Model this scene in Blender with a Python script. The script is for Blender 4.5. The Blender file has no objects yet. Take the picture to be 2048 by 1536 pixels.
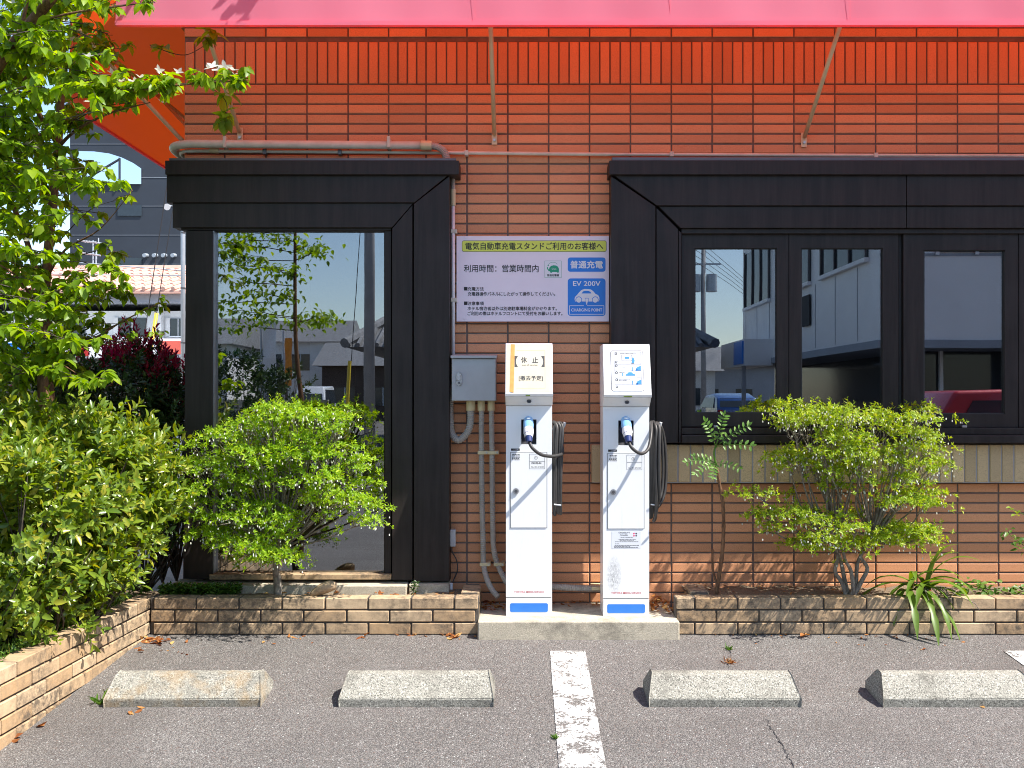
import bpy, bmesh, math, random
import numpy as np
from mathutils import Vector, Matrix

random.seed(7)
RNG = np.random.default_rng(11)
scene = bpy.context.scene
COL = scene.collection

# ------------------------------------------------------------------ camera
F = 1990.0            # focal length in photo pixels (photo 2048 wide)
CX, CY = 1049.0, 800.0  # vanishing point of the wall's normal
ZW = 5.7              # metres from the lens to the tiled wall (wall face is y = 0)
ZC = 1.249            # lens height above the foot of the planter
cam_d = bpy.data.cameras.new('camera')
cam_d.sensor_width = 36.0
cam_d.lens = F / 2048.0 * 36.0
cam_d.shift_x = -(CX - 1024.0) / 2048.0
cam_d.shift_y = (CY - 768.0) / 2048.0
cam_d.clip_start = 0.05
cam_d.clip_end = 2000.0
cam = bpy.data.objects.new('camera', cam_d)
COL.objects.link(cam)
cam.location = (0, -ZW, ZC)
cam.rotation_euler = (math.radians(90), 0, 0)
scene.camera = cam

# ------------------------------------------------------------------ sky, sun, exposure
SUN = Vector((0.535, -0.235, 0.811)).normalized()
world = bpy.data.worlds.new('World')
scene.world = world
world.use_nodes = True
wn = world.node_tree
wn.nodes.clear()
sky = wn.nodes.new('ShaderNodeTexSky')
sky.sky_type = 'NISHITA'
sky.sun_disc = False
sky.sun_elevation = math.asin(SUN.z)
sky.sun_rotation = math.atan2(SUN.x, SUN.y)
sky.dust_density = 0.5
bg = wn.nodes.new('ShaderNodeBackground')
bg.inputs['Strength'].default_value = 0.145
wo = wn.nodes.new('ShaderNodeOutputWorld')
wn.links.new(sky.outputs[0], bg.inputs[0])
wn.links.new(bg.outputs[0], wo.inputs[0])
sun_d = bpy.data.lights.new('sun', 'SUN')
sun_d.energy = 4.9
sun_d.angle = math.radians(0.5)
sun_d.color = (1.0, 0.955, 0.88)
sun_o = bpy.data.objects.new('sun', sun_d)
COL.objects.link(sun_o)
sun_o.rotation_euler = SUN.to_track_quat('Z', 'Y').to_euler()
sun_o.location = SUN * 30
vs = scene.view_settings
vs.view_transform = 'Standard'
vs.look = 'None'
vs.exposure = 1.04
vs.gamma = 1.0
vs.use_curve_mapping = False
scene.cycles.use_denoising = True
scene.cycles.denoising_prefilter = 'ACCURATE'
scene.cycles.filter_width = 1.0
scene.cycles.max_bounces = 10
scene.cycles.transparent_max_bounces = 12
scene.cycles.caustics_reflective = False
scene.cycles.caustics_refractive = False

# ------------------------------------------------------------------ helpers
def P(x, y, Z):
    """photo pixel + known distance -> world point"""
    return Vector(((x - CX) * Z / F, Z - ZW, ZC - (y - CY) * Z / F))
def PX(x, Z): return (x - CX) * Z / F
def PZ(y, Z): return ZC - (y - CY) * Z / F
def gz(y):
    """height of the parking lot, which falls away from the building"""
    if y >= -0.41: return 0.0
    if y >= -5.7: return (y + 0.41) * 0.0864
    a = -5.29 * 0.0864
    if y >= -9: return a
    if y >= -26: return a * (1 - (-9 - y) / 17.0)
    return 0.0

def tag(o, label=None, cat=None, group=None, kind=None):
    if label: o['label'] = label
    if cat: o['category'] = cat
    if group: o['group'] = group
    if kind: o['kind'] = kind
    return o
def attach(o, parent):
    if parent is not None:
        o.parent = parent
        o.matrix_parent_inverse = WORLD(parent).inverted()
    return o
def WORLD(o):
    m = o.matrix_basis.copy()
    if o.parent is not None:
        m = WORLD(o.parent) @ o.matrix_parent_inverse @ m
    return m
def empty(name, loc, label, cat, group=None, parent=None):
    o = bpy.data.objects.new(name, None)
    o.empty_display_size = 0.1
    o.location = loc
    COL.objects.link(o)
    attach(o, parent)
    return tag(o, label, cat, group)
def link(name, me, m, parent=None, smooth=False):
    o = bpy.data.objects.new(name, me)
    COL.objects.link(o)
    if m is not None and len(me.materials) == 0: me.materials.append(m)
    if smooth:
        me.polygons.foreach_set('use_smooth', [True] * len(me.polygons))
    return attach(o, parent)

class MB:
    def __init__(self): self.v = []; self.f = []
    def add(self, vs_, fs_):
        n = len(self.v)
        self.v += [tuple(p) for p in vs_]
        self.f += [tuple(i + n for i in f) for f in fs_]
        return self
    def box(self, x0, x1, y0, y1, z0, z1):
        return self.add([(x0,y0,z0),(x1,y0,z0),(x1,y1,z0),(x0,y1,z0),(x0,y0,z1),(x1,y0,z1),(x1,y1,z1),(x0,y1,z1)],
            [(0,3,2,1),(4,5,6,7),(0,1,5,4),(1,2,6,5),(2,3,7,6),(3,0,4,7)])
    def prism(self, poly, y0, y1):
        """poly in (x, z), extruded along y"""
        a = sum(poly[i][0]*poly[(i+1)%len(poly)][1]-poly[(i+1)%len(poly)][0]*poly[i][1] for i in range(len(poly)))
        if a < 0: poly = poly[::-1]
        n = len(poly)
        v = [(x,y0,z) for x,z in poly] + [(x,y1,z) for x,z in poly]
        f = [tuple(range(n)), tuple(range(2*n-1,n-1,-1))] + [(i,i+n,(i+1)%n+n,(i+1)%n) for i in range(n)]
        return self.add(v, f)
    def prismx(self, poly, x0, x1):
        """poly in (y, z), extruded along x"""
        n = len(poly)
        v = [(x0,y,z) for y,z in poly] + [(x1,y,z) for y,z in poly]
        f = [tuple(range(n-1,-1,-1)), tuple(range(n,2*n))] + [(i,(i+1)%n,(i+1)%n+n,i+n) for i in range(n)]
        return self.add(v, f)
    def tube(self, pts, r, n=8, cap=True):
        pts = [Vector(p) for p in pts]
        m = len(pts)
        rr = r if isinstance(r, (list, tuple)) else [r]*m
        t0 = (pts[1]-pts[0]).normalized()
        u = t0.orthogonal().normalized()
        V = []
        for i in range(m):
            t = (pts[min(i+1,m-1)]-pts[max(i-1,0)])
            t = t.normalized() if t.length > 1e-9 else t0
            u = (u - t*u.dot(t))
            u = u.normalized() if u.length > 1e-6 else t.orthogonal().normalized()
            w = t.cross(u)
            for k in range(n):
                a = 2*math.pi*k/n
                V.append(pts[i] + (u*math.cos(a)+w*math.sin(a))*rr[i])
        Fc = [(i*n+k, i*n+(k+1)%n, (i+1)*n+(k+1)%n, (i+1)*n+k) for i in range(m-1) for k in range(n)]
        if cap: Fc += [tuple(range(n-1,-1,-1)), tuple(range((m-1)*n, m*n))]
        return self.add(V, Fc)
    def build(self, name, m, parent=None, smooth=False, bevel=0, angle=None):
        me = bpy.data.meshes.new(name)
        me.from_pydata(self.v, [], self.f)
        me.update()
        o = link(name, me, m, parent, smooth)
        if bevel:
            b = o.modifiers.new('bevel', 'BEVEL'); b.width = bevel; b.segments = 2; b.limit_method = 'ANGLE'
        if smooth and angle is not None:
            try: me.set_sharp_from_angle(angle=math.radians(angle))
            except Exception: pass
        return o

def smooth_path(pts, n=6):
    pts = [Vector(p) for p in pts]
    out = []
    for i in range(len(pts)-1):
        p0 = pts[max(i-1,0)]; p1 = pts[i]; p2 = pts[i+1]; p3 = pts[min(i+2,len(pts)-1)]
        for k in range(n):
            t = k/n
            out.append(0.5*((2*p1)+(p2-p0)*t+(2*p0-5*p1+4*p2-p3)*t*t+(3*p1-p0-3*p2+p3)*t**3))
    out.append(pts[-1])
    return out

class Frame:
    """a flat face: origin, right, up, outward normal"""
    def __init__(s, o, u=(1,0,0), v=(0,0,1)):
        s.o = Vector(o); s.u = Vector(u).normalized(); s.v = Vector(v).normalized(); s.n = s.u.cross(s.v).normalized()
    def p(s, a, b, d=0): return s.o + s.u*a + s.v*b + s.n*d
    def poly(s, pts, d0, d1, name, m, parent):
        area = sum(pts[i][0]*pts[(i+1)%len(pts)][1]-pts[(i+1)%len(pts)][0]*pts[i][1] for i in range(len(pts)))
        if area < 0: pts = pts[::-1]
        k = len(pts); b = MB()
        b.add([s.p(x,y,d1) for x,y in pts]+[s.p(x,y,d0) for x,y in pts],
              [tuple(range(k)), tuple(range(2*k-1,k-1,-1))]+[(i,i+k,(i+1)%k+k,(i+1)%k) for i in range(k)])
        return b.build(name, m, parent)
    def polys(s, lst, d0, d1, name, m, parent):
        b = MB()
        for pts in lst:
            area = sum(pts[i][0]*pts[(i+1)%len(pts)][1]-pts[(i+1)%len(pts)][0]*pts[i][1] for i in range(len(pts)))
            if area < 0: pts = pts[::-1]
            k = len(pts)
            b.add([s.p(x,y,d1) for x,y in pts]+[s.p(x,y,d0) for x,y in pts],
              [tuple(range(k)), tuple(range(2*k-1,k-1,-1))]+[(i,i+k,(i+1)%k+k,(i+1)%k) for i in range(k)])
        return b.build(name, m, parent)
    def text(s, t, a, b, w, h, d, m, parent, name='lettering', bold=0.0, fat=0.0):
        """lettering of width w and height h centred on (a, b)"""
        cu = bpy.data.curves.new('t', 'FONT')
        cu.body = t; cu.resolution_u = 2; cu.offset = bold
        ob = bpy.data.objects.new('t', cu)
        COL.objects.link(ob)
        dg = bpy.context.evaluated_depsgraph_get()
        me = bpy.data.meshes.new_from_object(ob.evaluated_get(dg))
        bpy.data.objects.remove(ob); bpy.data.curves.remove(cu)
        n = len(me.vertices)
        if n == 0:
            return None
        co = np.empty(n*3); me.vertices.foreach_get('co', co); co = co.reshape(-1,3)
        lo = co.min(0); hi = co.max(0)
        sx = w/max(hi[0]-lo[0],1e-6); sy = h/max(hi[1]-lo[1],1e-6) if h else sx
        x = (co[:,0]-(lo[0]+hi[0])/2)*sx + a
        y = (co[:,1]-(lo[1]+hi[1])/2)*sy + b
        if fat:
            k = len(me.polygons); fl = [tuple(p.vertices) for p in me.polygons]
            ox = fat*np.array([0, 1, 0, 1]); oy = fat*np.array([0, 0, 1, 1])
            x = np.concatenate([x+ox[i]-fat/2 for i in range(4)]); y = np.concatenate([y+oy[i]-fat/2 for i in range(4)])
            d = np.repeat(d+np.arange(4)*.00008, n)[:, None]
            me = bpy.data.meshes.new(name)
            me.from_pydata(np.zeros((4*n, 3)).tolist(), [], [tuple(v+i*n for v in q) for i in range(4) for q in fl])
        out = np.array(s.o)[None]+x[:,None]*np.array(s.u)[None]+y[:,None]*np.array(s.v)[None]+np.array(s.n)[None]*d
        me.vertices.foreach_set('co', out.ravel())
        me.materials.clear(); me.update(); me.name = name
        return link(name, me, m, parent)

def rrect(x0, y0, x1, y1, r, n=4):
    out = []
    for cx, cy, a0 in ((x1-r,y1-r,0),(x0+r,y1-r,90),(x0+r,y0+r,180),(x1-r,y0+r,270)):
        for k in range(n+1):
            a = math.radians(a0+90*k/n); out.append((cx+r*math.cos(a), cy+r*math.sin(a)))
    return out
def circ(cx, cy, r, n=14, a0=0, a1=360):
    return [(cx+r*math.cos(math.radians(a0+(a1-a0)*k/n)), cy+r*math.sin(math.radians(a0+(a1-a0)*k/n))) for k in range(n if a1-a0==360 else n+1)]
def bar2d(x0,y0,x1,y1,t):
    dx, dy = x1-x0, y1-y0; L = math.hypot(dx,dy); nx, ny = -dy/L*t/2, dx/L*t/2
    return [(x0-nx,y0-ny),(x1-nx,y1-ny),(x1+nx,y1+ny),(x0+nx,y0+ny)]

# ------------------------------------------------------------------ materials
class NT:
    def __init__(s, name):
        s.m = bpy.data.materials.new(name); s.m.use_nodes = True
        s.t = s.m.node_tree; s.t.nodes.clear()
        s.out = s.t.nodes.new('ShaderNodeOutputMaterial')
    def n(s, typ, **kw):
        nd = s.t.nodes.new('ShaderNode'+typ)
        for k, v in kw.items():
            if k.startswith('_'): setattr(nd, k[1:], v)
            else:
                key = k.replace('__', ' ')
                if isinstance(v, tuple) and len(v) == 2 and hasattr(v[0], 'outputs'): s.l(v[0].outputs[v[1]], nd.inputs[key])
                elif hasattr(v, 'outputs'): s.l(v.outputs[0], nd.inputs[key])
                elif hasattr(v, 'is_output'): s.l(v, nd.inputs[key])
                else: nd.inputs[key].default_value = v
        return nd
    def l(s, a, b): s.t.links.new(a, b)
    def pos(s, obj=False):
        if obj: return s.n('TexCoord').outputs['Object']
        return s.n('NewGeometry').outputs['Position']
    def noise(s, scale, detail=4, rough=.6, vec=None, stretch=None):
        vec = vec if vec is not None else s.pos()
        if stretch:
            mp = s.n('Mapping'); mp.inputs['Scale'].default_value = stretch; s.l(vec, mp.inputs['Vector']); vec = mp.outputs[0]
        nd = s.n('TexNoise', Scale=scale, Detail=detail, Roughness=rough); s.l(vec, nd.inputs['Vector'])
        return nd.outputs['Fac']
    def ramp(s, fac, *stops):
        r = s.n('ValToRGB'); s.l(fac, r.inputs[0])
        e = r.color_ramp.elements
        while len(e) < len(stops): e.new(0.5)
        for i, (p, c) in enumerate(stops):
            e[i].position = p; e[i].color = (c, c, c, 1) if isinstance(c, (int, float)) else (*c, 1)
        return r.outputs[0]
    def mix(s, fac, a, b, mode='MIX'):
        m = s.n('Mix', _data_type='RGBA', _blend_type=mode)
        for sock, v in ((m.inputs[0], fac), (m.inputs[6], a), (m.inputs[7], b)):
            if hasattr(v, 'is_output'): s.l(v, sock)
            elif isinstance(v, (int, float)): sock.default_value = v if sock.type == 'VALUE' else (v, v, v, 1)
            else: sock.default_value = (*v, 1)
        return m.outputs[2]
    def math(s, op, a, b=0.0):
        m = s.n('Math', _operation=op)
        for i, v in enumerate((a, b)):
            if hasattr(v, 'is_output'): s.l(v, m.inputs[i])
            else: m.inputs[i].default_value = v
        return m.outputs[0]
    def bump(s, h, strength=.3, dist=.002):
        b = s.n('Bump', Strength=strength, Distance=dist); s.l(h, b.inputs['Height']); return b.outputs[0]
    def rand(s):
        a = s.n('ObjectInfo').outputs['Random']; b = s.n('NewGeometry').outputs['Random Per Island']
        return s.math('FRACT', s.math('ADD', a, b))
    def principled(s, color, rough=.5, metal=0.0, normal=None, spec=.5, **kw):
        b = s.n('BsdfPrincipled')
        for k, v in (('Base Color', color), ('Roughness', rough), ('Metallic', metal), ('Specular IOR Level', spec)):
            if hasattr(v, 'is_output'): s.l(v, b.inputs[k])
            elif isinstance(v, (int, float)): b.inputs[k].default_value = v
            else: b.inputs[k].default_value = (*v, 1)
        for k, v in kw.items(): b.inputs[k.replace('__', ' ')].default_value = v
        if normal is not None: s.l(normal, b.inputs['Normal'])
        return b
    def done(s, sh):
        s.l(sh.outputs[0] if hasattr(sh, 'outputs') else sh, s.out.inputs['Surface']); return s.m

def plain(name, col, rough=.5, metal=0.0, var=.12, scale=9, bump=0, spec=.5, obj=False, coat=0):
    t = NT(name); v = t.pos(obj)
    c = t.mix(t.ramp(t.noise(scale, 5, .65, v), (.3, 0.0), (.7, 1.0)), tuple(x*(1-var) for x in col), tuple(min(1, x*(1+var)) for x in col))
    r = t.math('ADD', t.math('MULTIPLY', t.noise(scale*2.3, 3, .6, v), .18), rough-.09)
    nm = t.bump(t.noise(220, 3, .6, v), bump, .002) if bump else None
    return t.done(t.principled(c, r, metal, nm, spec, Coat__Weight=coat))

def tile_mat(name, col, speck=.35, var=.16):
    t = NT(name); v = t.pos()
    rnd = t.rand()
    c = t.mix(rnd, tuple(x*(1-var) for x in col), tuple(x*(1+var) for x in col))
    c = t.mix(t.math('MULTIPLY', t.ramp(t.noise(210, 3, .6, v), (.47, 0.0), (.66, 1.0)), speck*1.1), c, tuple(x*.38 for x in col))
    c = t.mix(t.math('MULTIPLY', t.ramp(t.noise(300, 2, .5, v), (.55, 0.0), (.72, 1.0)), speck*.7), c, tuple(min(1, x*1.5+.05) for x in col))
    c = t.mix(t.math('MULTIPLY', t.ramp(t.noise(2.2, 4, .6, v), (.45, 0.0), (.8, 1.0)), .22), c, tuple(x*.6 for x in col))
    nm = t.bump(t.noise(500, 3, .7, v), .35, .0012)
    return t.done(t.principled(c, .62, 0, nm, .35))

def block_mat():
    t = NT('sand_brick'); v = t.pos(); rnd = t.rand()
    c = t.mix(rnd, (.46, .295, .155), (.60, .44, .275))
    c = t.mix(t.ramp(t.noise(25, 6, .7, v), (.4, 0.0), (.75, .75)), c, (.42, .30, .19))
    stain = t.math('MULTIPLY', t.ramp(t.noise(3.2, 5, .65, v), (.33, 0.0), (.56, 1.0)), t.ramp(t.noise(30, 6, .78, v), (.36, 0.0), (.60, 1.0)))
    c = t.mix(t.math('MULTIPLY', stain, .9), c, (.085, .07, .055))
    c = t.mix(t.ramp(t.noise(160, 3, .6, v), (.62, 0.0), (.75, .6)), c, (.12, .08, .05))
    nm = t.bump(t.noise(160, 5, .7, v), .5, .003)
    return t.done(t.principled(c, .85, 0, nm, .25))

def concrete_mat(name, col, lichen=0.0, stain=.6, spk=.5):
    t = NT(name); v = t.pos()
    c = t.mix(t.noise(9, 5, .7, v), tuple(x*.75 for x in col), tuple(x*1.2 for x in col))
    vo = t.n('TexVoronoi', Scale=260.0); t.l(v, vo.inputs['Vector'])
    sp = t.n('SeparateColor'); t.l(vo.outputs['Color'], sp.inputs[0])
    c = t.mix(t.math('MULTIPLY', t.ramp(sp.outputs[0], (.55, 0.0), (.9, 1.0)), spk), c, tuple(x*.28 for x in col))
    c = t.mix(t.math('MULTIPLY', t.ramp(sp.outputs[1], (.72, 0.0), (.92, 1.0)), spk), c, tuple(min(1, x*1.7) for x in col))
    c = t.mix(t.math('MULTIPLY', t.ramp(t.noise(5, 6, .72, v), (.5, 0.0), (.68, 1.0)), stain), c, (.10, .095, .08))
    if lichen:
        c = t.mix(t.math('MULTIPLY', t.ramp(t.noise(7, 6, .7, v), (.47, 0.0), (.62, 1.0)), lichen), c, (.36, .22, .08))
    nm = t.bump(t.noise(190, 5, .75, v), .7, .004)
    return t.done(t.principled(c, .9, 0, nm, .2))

def asphalt_nodes(t):
    v = t.pos()
    base = t.mix(t.ramp(t.noise(.9, 5, .6, v), (.35, 0.0), (.7, 1.0)), (.178, .166, .152), (.250, .236, .218))
    vo = t.n('TexVoronoi', Scale=165.0); t.l(v, vo.inputs['Vector'])
    sp = t.n('SeparateColor'); t.l(vo.outputs['Color'], sp.inputs[0])
    c = t.mix(t.ramp(sp.outputs[0], (.35, 0.0), (1.0, .75)), base, (.075, .069, .07))
    c = t.mix(t.ramp(sp.outputs[1], (.7, 0.0), (1.0, .9)), c, (.33, .305, .29))
    c = t.mix(t.ramp(sp.outputs[2], (.988, 0.0), (.993, .8)), c, (.55, .56, .53))
    c = t.mix(t.math('MULTIPLY', t.ramp(sp.outputs[2], (0.0, 1.0), (.1, 0.0)), .5), c, (.20, .11, .075))
    edge = t.ramp(vo.outputs['Distance'], (.25, 0.0), (.7, 1.0))
    c = t.mix(t.math('MULTIPLY', edge, .55), c, (.045, .04, .04))
    c = t.mix(t.math('MULTIPLY', t.ramp(t.noise(1.6, 6, .7, v), (.47, 0.0), (.72, 1.0)), .5), c, (.10, .088, .08))
    h = t.math('ADD', t.math('MULTIPLY', sp.outputs[0], .5), t.math('SUBTRACT', t.noise(60, 4, .7, v), vo.outputs['Distance']))
    return c, h, v
def asphalt_mat():
    t = NT('asphalt'); c, h, v = asphalt_nodes(t)
    return t.done(t.principled(c, .85, 0, t.bump(h, .75, .005), .3))
def paint_mat():
    t = NT('worn_white_paint'); c, h, v = asphalt_nodes(t)
    m = t.math('ADD', t.math('MULTIPLY', t.noise(11, 6, .7, v), .55), t.math('MULTIPLY', t.noise(75, 5, .75, v), .55))
    mask = t.ramp(m, (.52, 0.0), (.565, 1.0))
    vo = t.n('TexVoronoi', _feature='DISTANCE_TO_EDGE', Scale=6.5); 
    wob = t.mix(.06, v, t.n('TexNoise', Scale=18.0).outputs['Color']); t.l(wob, vo.inputs['Vector'])
    mask = t.math('MULTIPLY', mask, t.ramp(vo.outputs['Distance'], (.004, 0.15), (.02, 1.0)))
    c = t.mix(t.math('SUBTRACT', 1.0, mask), t.mix(t.noise(30, 4, .7, v), (.66, .65, .62), (.82, .81, .79)), c)
    return t.done(t.principled(c, .75, 0, t.bump(h, .5, .004), .3))

def leaf_mat(name, c1, c2, c3=None, trans=.42, rough=.42, spec=.45, tcol=None):
    t = NT(name)
    g = t.n('NewGeometry'); rnd = g.outputs['Random Per Island']
    c = t.ramp(rnd, (0.0, c1), (.75, c2), (1.0, c3 or c2))
    nz = t.noise(60, 3, .6)
    c = t.mix(t.math('MULTIPLY', nz, .35), c, tuple(x*.65 for x in c1))
    b = t.principled(c, rough, 0, None, spec)
    tr = t.n('BsdfTranslucent')
    hs = t.n('HueSaturation', Hue=.488, Saturation=1.12, Value=1.55); t.l(c, hs.inputs['Color'])
    if tcol: tr.inputs[0].default_value = (*tcol, 1)
    else: t.l(hs.outputs[0], tr.inputs[0])
    mx = t.n('MixShader'); mx.inputs[0].default_value = trans
    t.l(b.outputs[0], mx.inputs[1]); t.l(tr.outputs[0], mx.inputs[2])
    return t.done(mx)

def bark_mat(name, c1, c2, scale=60):
    t = NT(name); v = t.pos()
    n = t.noise(scale, 6, .7, v, stretch=(1, 1, .35))
    c = t.mix(t.ramp(n, (.35, 0.0), (.65, 1.0)), c1, c2)
    return t.done(t.principled(c, .85, 0, t.bump(n, .8, .004), .2))

def fabric_mat():
    t = NT('red_awning_fabric'); v = t.pos()
    c = t.mix(t.noise(2.5, 5, .6, v, stretch=(1, 1, .5)), (.98, .30, .43), (.99, .36, .48))
    wv = t.n('TexNoise', Scale=700.0, Detail=1.0)
    t.l(v, wv.inputs['Vector'])
    d = t.principled(c, .75, 0, t.bump(wv.outputs[0], .12, .001), .2)
    tr = t.n('BsdfTranslucent'); tr.inputs[0].default_value = (.98, .10, .004, 1)
    mx = t.n('MixShader'); mx.inputs[0].default_value = .55
    t.l(d.outputs[0], mx.inputs[1]); t.l(tr.outputs[0], mx.inputs[2])
    return t.done(mx)

def glass_mat(name, refl=.26, tint=(.55, .58, .6)):
    t = NT(name)
    tr = t.n('BsdfTransparent'); tr.inputs[0].default_value = (*tint, 1)
    g = t.n('BsdfGlossy', Roughness=0.0)
    g.inputs[0].default_value = (.92, .95, 1.0, 1)
    v = t.pos()
    nm = t.bump(t.noise(1.7, 2, .4, v), .02, .01); t.l(nm, g.inputs['Normal'])
    fr = t.n('Fresnel', IOR=1.5)
    fac = t.math('ADD', t.math('MULTIPLY', fr.outputs[0], .9), refl)
    fac = t.math('MINIMUM', fac, 1.0)
    mx = t.n('MixShader'); t.l(fac, mx.inputs[0]); t.l(tr.outputs[0], mx.inputs[1]); t.l(g.outputs[0], mx.inputs[2])
    return t.done(mx)

def frame_mat():
    t = NT('dark_bronze_aluminium'); v = t.pos()
    n = t.noise(26, 5, .7, v, stretch=(1, 1, .06))
    c = t.mix(t.ramp(n, (.4, 0.0), (.75, 1.0)), (.013, .0095, .0085), (.032, .0245, .022))
    d = t.noise(3, 5, .65, v)
    c = t.mix(t.math('MULTIPLY', t.ramp(d, (.5, 0.0), (.8, 1.0)), .5), c, (.036, .030, .029))
    r = t.math('ADD', t.math('MULTIPLY', n, .2), .36)
    return t.done(t.principled(c, r, 0, None, .3))

def charger_mat(name, stain=None):
    t = NT(name); v = t.pos()
    c = t.mix(t.noise(5, 5, .6, v), (.77, .78, .79), (.83, .84, .85))
    c = t.mix(t.math('MULTIPLY', t.ramp(t.noise(38, 5, .7, v, stretch=(1, 1, .15)), (.58, 0.0), (.85, 1.0)), .3), c, (.5, .48, .44))
    if stain:
        cx, cz, rx, rz = stain
        s = t.n('SeparateXYZ'); t.l(v, s.inputs[0])
        dx = t.math('DIVIDE', t.math('SUBTRACT', s.outputs[0], cx), rx)
        dz = t.math('DIVIDE', t.math('SUBTRACT', s.outputs[2], cz), rz)
        d = t.math('ADD', t.math('POWER', t.math('ABSOLUTE', dx), 2.0), t.math('POWER', t.math('ABSOLUTE', dz), 2.0))
        m = t.math('MULTIPLY', t.ramp(d, (0.0, 1.0), (1.0, 0.0)), t.ramp(t.noise(180, 6, .8, v, stretch=(1, 1, .3)), (.42, 0.0), (.62, 1.0)))
        c = t.mix(t.math('MULTIPLY', m, .85), c, (.12, .12, .13))
    return t.done(t.principled(c, .32, 0, None, .5, Coat__Weight=.15))

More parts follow.
